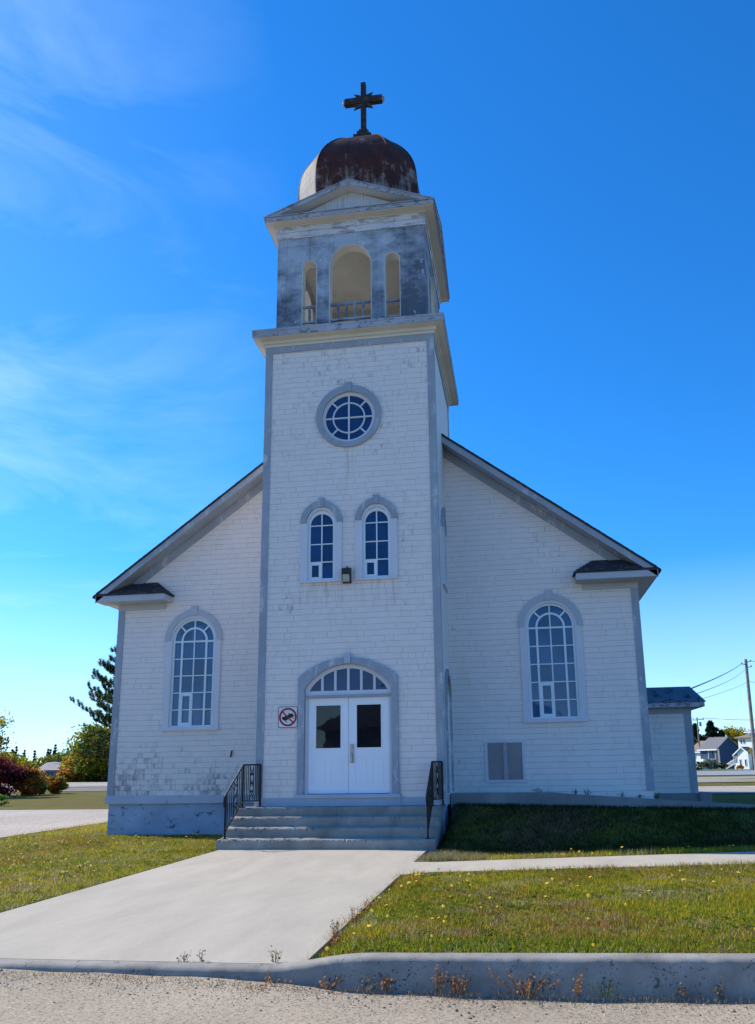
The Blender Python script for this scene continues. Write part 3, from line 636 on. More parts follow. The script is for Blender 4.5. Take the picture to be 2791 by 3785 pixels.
# balustrades
def balustrade(cx, hw, n, y):
    b = MB(); b.box(cx-hw+0.02, cx+hw-0.02, y, y+0.06, 13.03, 13.09); o = b.build('balustrade', M['belfry'], church)
    b = MB(); b.box(cx-hw+0.02, cx+hw-0.02, y+0.002, y+0.058, 12.60, 12.65); b.build('bottom_rail', M['fascia'], o)
    for i in range(n):
        x = cx-hw+2*hw*(i+1)/(n+1); b = MB(); b.box(x-0.027, x+0.027, y+0.005, y+0.055, 12.65, 13.03); b.build('baluster', M['belfry'], o)
balustrade(0, 0.535, 4, BY0+0.03); balustrade(-1.07, 0.18, 1, BY0+0.03); balustrade(1.09, 0.184, 0, BY0+0.10)
# entablature and pediments
C0, C1 = BCY-2.212, BCY+2.212
def ring2(b, h, t, z0, z1):
    o = BW+h; b.box(-o, o, BCY-o, BCY-o+t, z0, z1); b.box(-o, o, BCY+o-t, BCY+o, z0, z1); b.box(-o, -o+t, BCY-o+t, BCY+o-t, z0, z1); b.box(o-t, o, BCY-o+t, BCY+o-t, z0, z1)
b = MB(); ring2(b, 0.03, 0.03, 15.06, 15.235); ring2(b, 0.055, 0.06, 15.235, 15.39); b.build('belfry_frieze', worn('pale_worn_frieze', (0.62, 0.62, 0.66), (0.34, 0.32, 0.36), 0.52, 3, 0.8, (0.6, 0.6, 2.5), 0.12), church)
b = MB(); ring2(b, 0.075, 0.1, 15.39, 15.42); b.box(-2.19, 2.19, BCY-2.19, BCY+2.19, 15.42, 15.45); b.build('belfry_soffit', M['cream'], church)
b = MB(); o = 2.212
b.box(-o, o, C0, C0+0.02, 15.435, 15.555); b.box(-o, o, C1-0.02, C1, 15.435, 15.555); b.box(-o, -o+0.02, C0+0.02, C1-0.02, 15.435, 15.555); b.box(o-0.02, o, C0+0.02, C1-0.02, 15.435, 15.555)
b.build('belfry_cornice', M['fascia'], church)
ML = M['trimlight']
for k in range(4):
    Rk = Matrix.Translation((0, BCY, 0)) @ Matrix.Rotation(k*math.pi/2, 4, 'Z') @ Matrix.Translation((0, -BCY, 0))
    b = MB(Rk); b.prism([(-1.95, 15.46), (0, 16.30), (1.95, 15.46)], BY0-0.01, BY0+0.05); pd = b.build('pediment', M['tymp'], church)
    b = MB(Rk); rk = [(-2.20, 15.555), (0, 16.395), (2.20, 15.555), (1.72, 15.555), (0, 16.235), (-1.72, 15.555)]
    b.prism([(-2.14, 15.50), (-2.20, 15.555), (0, 16.38), (2.20, 15.555), (2.14, 15.50), (0, 16.29)], C0+0.022, BCY); b.build('rake_soffit', M['cream'], pd)
    b = MB(Rk); b.prism([(-2.214, 15.557), (0, 16.42), (2.214, 15.557), (2.214, 15.50+0.057), (1.95, 15.557), (0, 16.285), (-1.95, 15.557)], C0-0.004, C0+0.018); b.build('rake_board', M['fascia'], pd)
    b = MB(Rk); b.prism([(-2.24, 15.55), (-2.24, 15.575), (0, 16.445), (2.24, 15.575), (2.24, 15.55), (0, 16.423)], C0-0.025, BCY); b.build('pediment_roof', M['fascia'], pd)
    b = MB(Rk); b.add([(-2.18, C0, 15.556), (2.18, C0, 15.556), (1.95, BY0, 15.63), (-1.95, BY0, 15.63)], [(0, 1, 2, 3)]); b.build('ledge_flashing', M['fascia'], pd)
# dome: square plan with chamfered corners
prof = [(15.9, 1.62), (17.0, 1.66), (17.5, 1.64), (17.9, 1.55), (18.25, 1.40), (18.6, 1.18), (18.9, 0.93), (19.12, 0.68), (19.28, 0.42), (19.36, 0.22)]
def interp_prof(n):
    zs = [p[0] for p in prof]; L = []
    for i in range(n+1):
        t = i/n; s = t*(len(prof)-1); k = min(int(s), len(prof)-2); f = s-k
        p0, p1, p2, p3 = prof[max(k-1, 0)], prof[k], prof[k+1], prof[min(k+2, len(prof)-1)]
        cr = lambda a: 0.5*(2*p1[a]+(p2[a]-p0[a])*f+(2*p0[a]-5*p1[a]+4*p2[a]-p3[a])*f*f+(3*p1[a]-p0[a]-3*p2[a]+p3[a])*f**3)
        L.append((cr(0), cr(1)))
    return L
b = MB(); ring = interp_prof(36); vs = []; fs = []
for z, a in ring:
    h = 0.60*a
    vs += [(x, BCY+y, z) for x, y in ((-h, -a), (h, -a), (a, -h), (a, h), (h, a), (-h, a), (-a, h), (-a, -h))]
for i in range(len(ring)-1):
    for k in range(8): fs.append((8*i+k, 8*i+(k+1) % 8, 8*i+8+(k+1) % 8, 8*i+8+k))
fs.append(tuple(range(8*(len(ring)-1), 8*len(ring)))); b.add(vs, fs); dome = b.build('dome', M['dome'], church)
b = MB()
for k in range(8):
    b.tube([Vector(vs[8*i+k]) for i in range(0, len(ring), 2)], 0.018, 6)
b.build('hip_seam', M['dome'], dome)
# cross
b = MB(); b.box(-0.076, 0.076, BCY-0.076, BCY+0.076, 19.55, 21.60)
for sx in (-1, 1): b.box(*sorted((sx*0.076, sx*0.57)), BCY-0.076, BCY+0.076, 20.875, 21.085)
cr = b.build('cross', M['cross'], church, bevel=0.01)
b = MB()
for a in (45, 135, 225, 315):
    c_, s_ = math.cos(R(a)), math.sin(R(a)); P = Vector((0, BCY, 20.98)); d = Vector((c_, 0, s_)); q = Vector((-s_, 0, c_))
    b.add([P+d*0.12+q*0.09+Vector((0, -0.06, 0)), P+d*0.12-q*0.09+Vector((0, -0.06, 0)), P+d*0.12-q*0.09+Vector((0, 0.06, 0)), P+d*0.12+q*0.09+Vector((0, 0.06, 0)), P+d*0.43], [(0, 1, 2, 3), (0, 4, 1), (1, 4, 2), (2, 4, 3), (3, 4, 0)])
b.build('ray', M['cross'], cr)
for sx in (-1, 1):
    b = MB(); b.tube([(sx*0.571, BCY, 20.98), (sx*0.61, BCY, 20.98), (sx*0.635, BCY, 20.98)], [0.085, 0.08, 0.045], 10); b.build('arm_cap', M['fascia'], cr)
b = MB(); b.box(-0.18, 0.18, BCY-0.18, BCY+0.18, 19.62, 19.80); b.box(-0.27, 0.27, BCY-0.27, BCY+0.27, 19.45, 19.62); b.box(-0.13, 0.13, BCY-0.13, BCY+0.13, 19.80, 19.9); b.build('cross_base', M['cross'], cr, bevel=0.015)

# --- nave
NL = 15.6
b = MB(); gw = lambda x: roofz(x)-0.20
pts = [(-NW, 0.90), (-NW, gw(NW)), (0, gw(0)), (NW, gw(NW)), (NW, 0.90)]
b.prism(pts, NY, NY+0.2, [h1, h2]); b.prism(pts, NL-0.2, NL)
for sx in (-1, 1): b.box(*sorted((sx*NW, sx*(NW-0.2))), NY+0.2, NL-0.2, 0.90, gw(NW))
b.build('nave_wall', M['shingle'], church)
b = MB(); b.box(-NW+0.3, NW-0.3, NY+0.21, NL-0.3, 0.5, 6.0); b.build('nave_interior', bpy.data.materials['dark_interior'], church)
b = MB()
for sx in (-1, 1):
    xo = sx*(NW+0.022); xi = sx*(NW-0.155); zt = 5.75
    b = MB(); b.box(*sorted((xo, xi)), NY-0.022, NY, 0.94, zt); b.box(*sorted((xo, sx*NW)), NY, NY+0.15, 0.94, zt); b.build('corner_board', M['trim'], church)
b = MB(); b.box(-NW-0.05, -TW-0.002, NY-0.045, NY, 0.746, 0.945)
b.box(-NW-0.05, -NW, NY, NL, 0.746, 0.945); b.build('nave_base_board', M['board'], church)
b = MB(); b.box(TW+0.032, NW, NY-0.004, NY+0.2, 0.3, 0.899); b.box(NW-0.2, NW, NY+0.2, NL-0.2, 0.3, 0.899); b.build('low_shingle_course', M['shingle'], church)
b = MB(); b.box(-NW+0.03, NW-0.03, NY+0.02, NL-0.05, -0.4, 0.90); b.build('nave_foundation', M['found'], church)
# roof: dark shingle slab, barge boards, soffits
YF = 1.666; EX = 7.26
b = MB(); band = lambda t0, t1, e0, e1: [(-e0, roofz(e0)-t0), (0, roofz(0)-t0), (e0, roofz(e0)-t0), (e1, roofz(e1)-t1), (0, roofz(0)-t1), (-e1, roofz(e1)-t1)]
rs = []
b.prism(band(0.0, 0.055, EX+0.015, EX+0.01), YF-0.025, NL+0.5); rf = b.build('roof', M['roof'], church)
# ragged shingle courses seen at the rake
b = MB()
for sx in (-1, 1):
    for i in range(56):
        x = 0.15+i*0.125; dz = 0.004+0.010*random.random(); z0 = roofz(x)
        b.add([(sx*x, YF-0.028-0.008*random.random(), z0-0.006), (sx*(x+0.15), YF-0.03, roofz(x+0.15)-0.006), (sx*(x+0.15), YF-0.03, roofz(x+0.15)+dz), (sx*x, YF-0.03, z0+0.003),
               (sx*x, YF+0.9, z0-0.006), (sx*(x+0.15), YF+0.9, roofz(x+0.15)-0.006), (sx*(x+0.15), YF+0.9, roofz(x+0.15)+dz), (sx*x, YF+0.9, z0+0.003)],
              [(0, 1, 2, 3), (4, 7, 6, 5), (3, 2, 6, 7), (1, 5, 6, 2)])
b.build('shingle_edge', M['roof'], rf)
b = MB(); b.prism(band(0.055, 0.235, EX-0.06, EX-0.06), YF, YF+0.025); b.build('barge_board', M['trim'], church)
b = MB(); b.prism(band(0.06, 0.215, EX-0.09, EX-0.09), YF+0.027, NY-0.001); b.build('rake_soffit', M['trim'], church)
b = MB(); f0 = 6.79
fr = [(-f0, roofz(f0)-0.22), (0, roofz(0)-0.22), (f0, roofz(f0)-0.22), (f0, roofz(f0)-0.46), (0, roofz(0)-0.46), (-f0, roofz(f0)-0.46)]
b.prism(fr, NY-0.03, NY-0.002); b.build('rake_frieze', M['trim'], church)
for sx in (-1, 1):
    b = MB(); b.box(*sorted((sx*NW, sx*7.18)), NY, NL+0.4, 5.955, 5.985); b.box(*sorted((sx*7.18, sx*7.205)), NY, NL+0.4, 5.95, 6.09); b.build('eave', M['trimlight'], church)
    # eave return with its own little hipped roof
    b = MB(); b.box(*sorted((sx*7.18, sx*5.27)), YF, NY-0.003, 5.915, 6.075); er = b.build('eave_return', M['trimlight'], church)
    b = MB(); b.box(*sorted((sx*(NW+0.028), sx*5.44)), NY-0.028, NY-0.001, 5.75, 5.914); b.build('return_frieze', M['trimlight'], er)
    b = MB(); o = [(7.17, YF-0.03, 6.077), (5.22, YF-0.03, 6.077), (5.22, NY-0.004, 6.077), (5.72, NY-0.004, 6.46), (6.72, NY-0.004, 6.46), (7.17, NY-0.004, 6.10)]
    b.add([(sx*x, y, z) for x, y, z in o]+[(sx*x, y, z+0.035) for x, y, z in o], [(0, 1, 3, 4), (1, 2, 3), (0, 4, 5), (6, 7, 9, 10), (7, 8, 9), (6, 10, 11), (0, 1, 7, 6), (1, 2, 8, 7)])
    for j in range(1, 6):
        f = j/6; y = YF-0.03+(NY-YF+0.03)*f; z = 6.077+0.383*f+0.037; xi = 5.22+0.5*f; xo = 7.17-0.45*f
        b.box(*sorted((sx*xi, sx*xo)), y-0.012, y+0.05, z-0.02, z+0.018)
    b.build('return_roof', M['roof'], er)
# boarded hatch low on the right wall
b = MB(); b.prism([(2.885, 1.155), (2.885, 2.13), (3.835, 2.13), (3.835, 1.155)], NY-0.035, NY-0.001, [[(2.945, 1.215), (2.945, 2.085), (3.775, 2.085), (3.775, 1.215)]])
hf = b.build('boarded_hatch', M['casing'], church)
for x0, x1 in ((2.95, 3.325), (3.41, 3.77)):
    b = MB(); b.box(x0+0.012, x1-0.006, NY-0.018, NY-0.002, 1.22, 2.08); b.build('hatch_panel', M['hatchpanel'], hf)
b = MB(); b.box(3.328, 3.352, NY-0.045, NY-0.004, 1.2, 2.1); b.box(3.383, 3.407, NY-0.045, NY-0.004, 1.2, 2.1); b.build('hatch_bar', M['trimlight'], hf)
# annex on the right side
AY = 4.0
b = MB(); b.box(NW+0.002, 8.10, AY, AY+4.2, 0.80, 2.95); an = b.build('annex_wall', M['shingle'], church)
b = MB(); b.box(7.94, 8.12, AY-0.022, AY, 0.8, 2.78); b.box(8.1, 8.122, AY, AY+0.16, 0.8, 2.78); b.build('corner_board', M['trim'], an)
b = MB(); b.box(NW+0.07, 8.125, AY-0.03, AY, 2.78, 2.93); b.build('frieze', M['trim'], an)
b = MB(); b.box(NW+0.07, 8.41, AY-0.32, AY+4.5, 2.93, 3.045); b.build('annex_cornice', M['fascia'], an)
b = MB(); x0, x1 = NW+0.05, 8.45
b.add([(x0, AY-0.35, 3.05), (x1, AY-0.35, 3.05), (x1, AY+4.5, 3.05), (x0, AY+4.5, 3.05), (x0, AY+0.35, 3.50), (8.22, AY+0.35, 3.50), (8.22, AY+3.8, 3.50), (x0, AY+3.8, 3.50)],
      [(0, 1, 5, 4), (1, 2, 6, 5), (2, 3, 7, 6), (4, 5, 6, 7), (0, 3, 2, 1)]); b.build('annex_roof', M['annexroof'], an)
b = MB(); b.box(NW+0.07, 8.15, AY-0.03, AY+4.2, 0.2, 0.80); b.box(8.12, 8.42, AY-0.1, AY+0.9, 0.2, 0.80); b.build('annex_foundation', M['rampc'], an)

# --- things on and by the church
lamp = thing('wall_lamp', 'dark bronze wall light with pale lens between the two small arched windows', 'lamp', (-0.03, 0, 5.86))
b = MB(); b.prism([(-0.21, 5.99), (-0.21, 6.02), (-0.02, 6.06), (-0.004, 6.06), (-0.004, 5.70), (-0.10, 5.70), (-0.10, 5.86), (-0.20, 5.88)], -0.125, 0.065, axis='x'); b.build('housing', M['bronze'], lamp)
b = MB(); b.prism([(-0.197, 5.875), (-0.102, 5.858), (-0.102, 5.715), (-0.15, 5.715)], -0.105, 0.045, axis='x'); b.build('lens', M['lens'], lamp)
b = MB(); b.tube([(-0.03, -0.03, 6.06), (-0.03, -0.03, 6.10)], 0.02); b.build('photocell', M['bronze'], lamp)

SGX, SGZ = -1.389, 2.688
sign = thing('prohibition_sign', 'square white no dogs sign with red slashed circle beside the church doors', 'sign', (SGX, -0.03, 2.46))
def rrect(cx, cz, hw, hh, r):
    P = []
    for a0, sx, sz in ((180, -1, -1), (270, 1, -1), (0, 1, 1), (90, -1, 1)):
        for i in range(6):
            a = R(a0+18*i); P.append((cx+sx*(hw-r)+r*math.cos(a), cz+sz*(hh-r)+r*math.sin(a)))
    return P
b = MB(); b.prism(rrect(SGX, SGZ, 0.222, 0.232, 0.035), -0.024, -0.021); b.build('plate', M['signwhite'], sign)
b = MB(); b.prism(rrect(SGX, SGZ, 0.222, 0.232, 0.035), -0.0258, -0.0242, [rrect(SGX, SGZ, 0.211, 0.221, 0.027)]); b.build('border', M['black'], sign)
b = MB(); b.prism(circ(SGX, SGZ, 0.206), -0.0258, -0.0242, [circ(SGX, SGZ, 0.162)])
b.bar((SGX-0.125, -0.0272, SGZ+0.115), (SGX+0.125, -0.0272, SGZ-0.125), 0.002, 0.032); b.build('red_ring', M['red'], sign)
dog = [(445, 825), (470, 790), (490, 810), (500, 835), (560, 815), (650, 780), (700, 775), (770, 735), (810, 720), (785, 650), (820, 636), (850, 660), (850, 690), (960, 655), (1030, 710), (1090, 770), (1090, 790), (1050, 805), (1005, 840),
       (1025, 855), (1065, 885), (1055, 925), (1025, 915), (995, 870), (985, 855), (905, 875), (820, 930), (745, 965), (680, 990), (730, 1070), (730, 1085), (690, 1090), (660, 1050), (640, 1000), (570, 995), (510, 960), (475, 915), (475, 870)]
b = MB(); b.prism([(SGX+(x-770)/1652*0.747, SGZ-(y-835)/1652*0.775) for x, y in dog], -0.0256, -0.0243); b.build('dog_silhouette', M['black'], sign)

b = MB(); vs = []; fs = []; xs_ = lin(-2.40, 2.03, 150); prng = random.Random(3)
for i, x in enumerate(xs_):
    P = [(-1.49, -0.15)]
    for yf, z in ((-1.47, 0.19), (-1.12, 0.38), (-0.77, 0.57), (-0.42, 0.757)):
        c1 = prng.uniform(0, 0.007)+(0.022 if prng.random() < 0.05 else 0); wv = 0.004*math.sin(x*3+z*40)
        P += [(yf-0.006, z-0.17), (yf-0.002, z-0.032-c1), (yf+0.010+c1, z-0.009-c1*0.6+wv*0.3), (yf+0.034+c1, z+wv*0.3), (yf+0.20, z-0.004+wv*0.4)]
    P += [(-0.04, 0.757), (-0.04, -0.15)]; vs += [(x, y, z) for y, z in P]; m = len(P)
for i in range(len(xs_)-1):
    for k in range(m): fs.append((m*i+k, m*i+(k+1) % m, m*i+m+(k+1) % m, m*i+m+k))
fs += [tuple(range(m)), tuple(m*(len(xs_)-1)+k for k in range(m-1, -1, -1))]; b.add(vs, fs)
tag(b.build('concrete_steps', M['stepc']), 'four worn concrete steps in front of the church doors', 'steps')

def railing(P0, P1, P2, label):
    t = thing('stair_railing', label, 'railing', (P0[0], P0[1], P0[2]), 'wrought iron stair railings')
    P0, P1, P2 = Vector(P0), Vector(P1), Vector(P2); up = Vector((0, 0, 0.90))
    for P, h in ((P0, 0.87), (P1, 0.90), (P2, 0.90)):
        b = MB(); b.bar(P, P+Vector((0, 0, h)), 0.034); b.box(P.x-0.05, P.x+0.05, P.y-0.05, P.y+0.05, P.z-0.003, P.z+0.012); b.build('post', M['iron'], t)
    b = MB(); d = (P0-P1).normalized(); T0, T1, T2 = P0+Vector((0, 0, 0.88)), P1+up, P2+up
    b.tube([T2, T1, T0, T0+Vector((d.x, d.y, -0.3))*0.10+Vector((0, 0, -0.02)), T0+Vector((d.x*0.13, d.y*0.13, -0.14)), T0+Vector((d.x*0.09, d.y*0.09, -0.24)), T0+Vector((0, 0, -0.27))], 0.017, 8); b.build('handrail', M['iron'], t)
    b = MB(); b.bar(P0+Vector((0, 0, 0.13)), P1+Vector((0, 0, 0.13)), 0.024); b.bar(P1+Vector((0, 0, 0.13)), P2+Vector((0, 0, 0.13)), 0.024); b.build('bottom_rail', M['iron'], t)
    for A, B, n in ((P0, P1, 8), (P1, P2, 9)):
        mid = n//2
        for i in range(n):
            f = (i+1)/(n+1); Q = A.lerp(B, f)
            if i in (mid,): continue
            b = MB(); b.bar(Q+Vector((0, 0, 0.13)), Q+Vector((0, 0, 0.885)), 0.014); b.build('baluster', M['iron'], t)
        a_, c_ = A.lerp(B, (mid-0.1)/(n+1)), A.lerp(B, (mid+2.1)/(n+1)); b = MB()
        for s0 in (0, 1):
            pts = []
            for k in range(25):
                u = k/24; f = 0.5+0.42*math.cos(u*2*math.pi*1.5)*(1 if s0 else -1); Q = a_.lerp(c_, f); pts.append(Q+Vector((0, 0, 0.16+0.70*u)))
            b.tube(pts, 0.009, 5)
        for zc in (0.33, 0.51, 0.69):
            for s0 in (-1, 1):
                ctr = a_.lerp(c_, 0.5+0.22*s0); dr = (c_-a_).normalized()
                b.tube([ctr+dr*0.018*math.cos(k*0.7)*(1-k/14)+Vector((0, 0, zc+0.035*math.sin(k*0.7)*(1-k/14))) for k in range(12)], 0.007, 5)
        b.build('scroll_panel', M['iron'], t)
    return t
railing((-2.28, -1.34, 0.19), (-2.28, -0.34, 0.757), (-1.97, -0.085, 0.757), 'black iron railing with scrolls on the left end of the steps')
railing((1.87, -1.34, 0.19), (1.87, -0.34, 0.757), (2.06, -0.085, 0.757), 'black iron railing with scrolls on the right end of the steps')

# ramp along the right wall
b = MB(); n_ = 24; vs = []; fs = []
RX = lin(2.14, 12.5, n_)
def ramp_top(x): return 0.96-0.0*x if x < 4.6 else 0.93-(x-4.6)*0.068
for x in RX:
    z = max(ramp_top(x), 0.46); vs += [(x, 0.84, -0.1), (x, 0.84, z), (x, 1.0, z), (x, 1.001, z-0.05), (x, NY-0.06, z-0.05), (x, NY-0.06, -0.1)]
for i in range(n_-1):
    for k in range(6): fs.append((6*i+k, 6*i+(k+1) % 6, 6*i+6+(k+1) % 6, 6*i+6+k))
fs += [(0, 1, 2, 3, 4, 5), tuple(6*(n_-1)+k for k in range(6))[::-1]]
b.add(vs, fs); tag(b.build('concrete_ramp', M['rampc']), 'low concrete ramp with kerb sloping along the right church wall', 'ramp')

# small iron bracket on the left wall
b = MB(); b.bar((-3.475, NY-0.02, 2.02), (-3.50, NY-0.05, 1.86), 0.03); b.build('wall_bracket', M['iron'], church)

# ------------------------------------------------------------------ vegetation
def polymesh(name, V, k, C, mat, parent=None):
    """V (n,k,3) polygons with k corners, C (n,3) colours"""
    n = len(V); me = bpy.data.meshes.new(name); off = np.array(parent_world(parent)) if parent else np.zeros(3)
    me.vertices.add(n*k); me.vertices.foreach_set('co', (V.reshape(-1, 3)-off).astype(np.float32).ravel())
    me.loops.add(n*k); me.loops.foreach_set('vertex_index', np.arange(n*k, dtype=np.int32))
    me.polygons.add(n); me.polygons.foreach_set('loop_start', np.arange(0, n*k, k, dtype=np.int32)); me.polygons.foreach_set('loop_total', np.full(n, k, dtype=np.int32))
    a = me.color_attributes.new('Col', 'FLOAT_COLOR', 'POINT'); cc = np.ones((n, k, 4), np.float32); cc[:, :, :3] = np.asarray(C)[:, None, :]
    a.data.foreach_set('color', cc.ravel()); me.update(); me.validate(); me.materials.append(mat)
    o = bpy.data.objects.new(name, me); COL.objects.link(o)
    if parent: o.parent = parent
    return o
def unit(n):
    v = rng.normal(size=(n, 3)); return v/np.linalg.norm(v, axis=1)[:, None]
def leaves(P, size, C, name, mat, parent=None, elong=1.5):
    n = len(P); a = unit(n); b_ = np.cross(a, unit(n)); b_ /= np.linalg.norm(b_, axis=1)[:, None]+1e-9
    s_ = (size*rng.uniform(0.6, 1.3, n))[:, None]; a = a*s_*elong*0.5; b_ = b_*s_*0.5
    V = np.stack([P-a, P+b_*0.9, P+a, P-b_*0.9], 1); return polymesh(name, V, 4, C, mat, parent)
def palette(n, cols, var=0.25):
    cols = np.array(cols); c = cols[rng.integers(0, len(cols), n)]; return np.clip(c*rng.uniform(1-var, 1+var, (n, 1)), 0, 1)
def grass(name, x0, x1, y0, y1, n, hfun, mat, zone, kind='stuff', keep=None):
    x = rng.uniform(x0, x1, n); y = rng.uniform(y0, y1, n)
    if keep is not None: k = keep(x, y); x, y = x[k], y[k]
    k = vnoise(x, y, 5.0, 77)+rng.uniform(-0.25, 0.25, len(x)) < 0.66; x, y = x[k], y[k]
    n = len(x); z = H(x, y); h = hfun(x, y)*rng.uniform(0.5, 1.4, n); az = rng.uniform(0, 2*np.pi, n); ln = rng.uniform(0.1, 0.9, n)*h
    wd = rng.uniform(0.003, 0.007, n); wa = az+np.pi/2+rng.normal(0, 0.4, n)
    B = np.stack([x, y, z-0.005], 1); D = np.stack([np.cos(wa), np.sin(wa), np.zeros(n)], 1)*wd[:, None]
    T = B+np.stack([np.cos(az)*ln, np.sin(az)*ln, h], 1)
    V = np.stack([B-D, B+D, T], 1); o = polymesh(name, V, 3, zone(x, y), mat); o['kind'] = kind; return o
def lawn_cols(x, y):
    n = len(x); a = vnoise(x, y, 0.9, 3); b_ = vnoise(x, y, 2.6, 5); c_ = vnoise(x, y, 0.55, 9); r = rng.uniform(0, 1, n)
    green = palette(n, [(0.19, 0.25, 0.014), (0.27, 0.30, 0.018), (0.14, 0.21, 0.012)], 0.3)
    olive = palette(n, [(0.46, 0.39, 0.025), (0.52, 0.41, 0.035), (0.36, 0.32, 0.022)], 0.3)
    dry = palette(n, [(0.42, 0.33, 0.19), (0.36, 0.29, 0.17), (0.48, 0.40, 0.25)], 0.25)
    rusty = palette(n, [(0.28, 0.13, 0.03), (0.34, 0.18, 0.04)], 0.3)
    f = a+0.50*(r-0.5); out = np.where((f > 0.42)[:, None], olive, green)
    m = (b_+0.5*(rng.uniform(0, 1, n)-0.5)) > 0.69; out = np.where(m[:, None], dry, out)
    m = (c_+0.45*(rng.uniform(0, 1, n)-0.5)) > 0.69; out = np.where(m[:, None], rusty, out)
    nearkerb = (y < -9.9) & (rng.uniform(0, 1, n) < 0.7) & (x > 1.5); out = np.where(nearkerb[:, None], green, out)
    return out
hn = lambda base: (lambda x, y: base*(0.55+0.9*vnoise(x, y, 1.6, 21)))
grass('lawn_grass', 1.80, 7.2, -10.47, -5.05, 120000, lambda x, y: 0.042*(0.45+1.1*vnoise(x, y, 1.7, 2))*(1+1.0*(x < 2.25)*vnoise(x, y, 3, 8))*(1+0.6*(y > -5.25)), M['blade'], lawn_cols)
grass('lawn_grass', 7.2, 12, -10.47, -5.05, 14000, hn(0.06), M['blade'], lawn_cols)
grass('lawn_grass', -9.1, -2.28, -9.5, 2.1, 110000, hn(0.042), M['blade'], lawn_cols)
grass('lawn_grass', -9.3, -6.9, 2.0, 14, 14000, hn(0.07), M['blade'], lawn_cols)
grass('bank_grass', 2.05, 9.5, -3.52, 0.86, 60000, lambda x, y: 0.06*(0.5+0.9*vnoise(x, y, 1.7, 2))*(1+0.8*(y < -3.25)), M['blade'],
      lambda x, y: np.where((y < -2.8)[:, None], lawn_cols(x, y), palette(len(x), [(0.024, 0.036, 0.008), (0.030, 0.042, 0.010), (0.040, 0.042, 0.012)], 0.3)))  # church's shade put into the blade colour: near black behind the front strip
grass('heathery_tuft', 1.86, 3.1, -3.5, -2.5, 7000, lambda x, y: 0.075*np.exp(-((x-2.3)/0.6)**2)*np.ones_like(y)+0.03, M['blade'],
      lambda x, y: palette(len(x), [(0.30, 0.25, 0.20), (0.36, 0.30, 0.24), (0.20, 0.21, 0.06), (0.25, 0.22, 0.05)], 0.3))

def rosettes(name, x0, x1, y0, y1, n):
    x = rng.uniform(x0, x1, n); y = rng.uniform(y0, y1, n); k = vnoise(x, y, 1.1, 91)+rng.uniform(-0.15, 0.15, n) > 0.52; x, y = x[k], y[k]; n = len(x); V = []; C = []
    for j in range(7):
        a = rng.uniform(0, 6.28, n); l = rng.uniform(0.025, 0.06, n); w_ = l*0.28; z = H(x, y)+0.012; d = np.stack([np.cos(a), np.sin(a), 0*a], 1); q = np.stack([-np.sin(a), np.cos(a), 0*a], 1); c = np.stack([x, y, z], 1)
        V.append(np.stack([c, c+d*l[:, None]*0.6+q*w_[:, None]+np.array([0, 0, 0.015]), c+d*l[:, None]+np.array([0, 0, 0.008]), c+d*l[:, None]*0.6-q*w_[:, None]+np.array([0, 0, 0.018])], 1))
        C.append(palette(n, [(0.10, 0.17, 0.012), (0.16, 0.22, 0.018), (0.07, 0.13, 0.012), (0.24, 0.22, 0.02)], 0.3))
    polymesh(name, np.concatenate(V), 4, np.concatenate(C), M['blade'])['kind'] = 'stuff'
rosettes('ground_weeds', 1.95, 7.5, -10.4, -5.15, 2600); rosettes('ground_weeds', -9.0, -2.4, -9.0, 2.0, 3200)
# dandelions: each one an object of its own
def flower_mesh(name, hgt, r):
    b = MB(); vs = [(0, 0, hgt+r*0.25)]; n = 14
    for i in range(n):
        a = 2*math.pi*i/n; q = r*(1.0 if i % 2 else 0.72); vs.append((q*math.cos(a), q*math.sin(a), hgt+r*(0.25 if i % 2 else 0.05)))
    vs.append((0, 0, hgt-r*0.5)); fs = [(0, i+1, (i+1) % n+1) for i in range(n)]+[(n+1, (i+1) % n+1, i+1) for i in range(n)]
    b.add(vs, fs); k = len(b.f); b.tube([(0.006, 0, -0.02), (0.003, 0.002, hgt*0.5), (0, 0, hgt-r*0.3)], 0.0022, 4)
    me = bpy.data.meshes.new(name); me.from_pydata([tuple(v) for v in b.v], [], b.f); me.materials.append(M['petal']); me.materials.append(M['stalk'])
    for i, p in enumerate(me.polygons): p.material_index = 0 if i < k else 1
    return me
FM = [flower_mesh('dandelion', h, r) for h, r in ((0.07, 0.019), (0.10, 0.022), (0.05, 0.017))]
def dandelion(x, y, lab, grp, sc=1.0):
    o = bpy.data.objects.new('dandelion', random.choice(FM)); COL.objects.link(o); o.location = (x, y, float(H(x, y))); o.scale = (sc,)*3
    o.rotation_euler = (R(random.uniform(10, 55)), R(random.uniform(-20, 20)), random.uniform(-0.8, 0.8)); tag(o, lab, 'flower', grp)
nd = 0
while nd < 85:
    x = random.uniform(1.95, 6.6); y = random.uniform(-10.3, -5.15)
    if float(vnoise(np.array([x]), np.array([y]), 0.8, 44)[0])+random.uniform(-0.2, 0.2) < 0.42+0.04*(x-2): continue
    dandelion(x, y, 'yellow dandelion in the front lawn to the right of the walkway', 'dandelions in the right front lawn', random.uniform(0.8, 1.35)); nd += 1
nd = 0
while nd < 190:
    x = random.uniform(-8.6, -2.45); y = random.uniform(-8.6, 1.6)
    if float(vnoise(np.array([x]), np.array([y]), 0.7, 61)[0])+random.uniform(-0.2, 0.2) < 0.44: continue
    dandelion(x, y, 'yellow dandelion in the lawn to the left of the walkway', 'dandelions in the left lawn', random.uniform(1.1, 1.9)); nd += 1
for i in range(26):
    dandelion(random.uniform(2.3, 7.5), random.uniform(-3.5, -2.75), 'yellow dandelion on the strip between sidewalk and shaded bank', 'dandelions beside the sidewalk', random.uniform(0.8, 1.3))

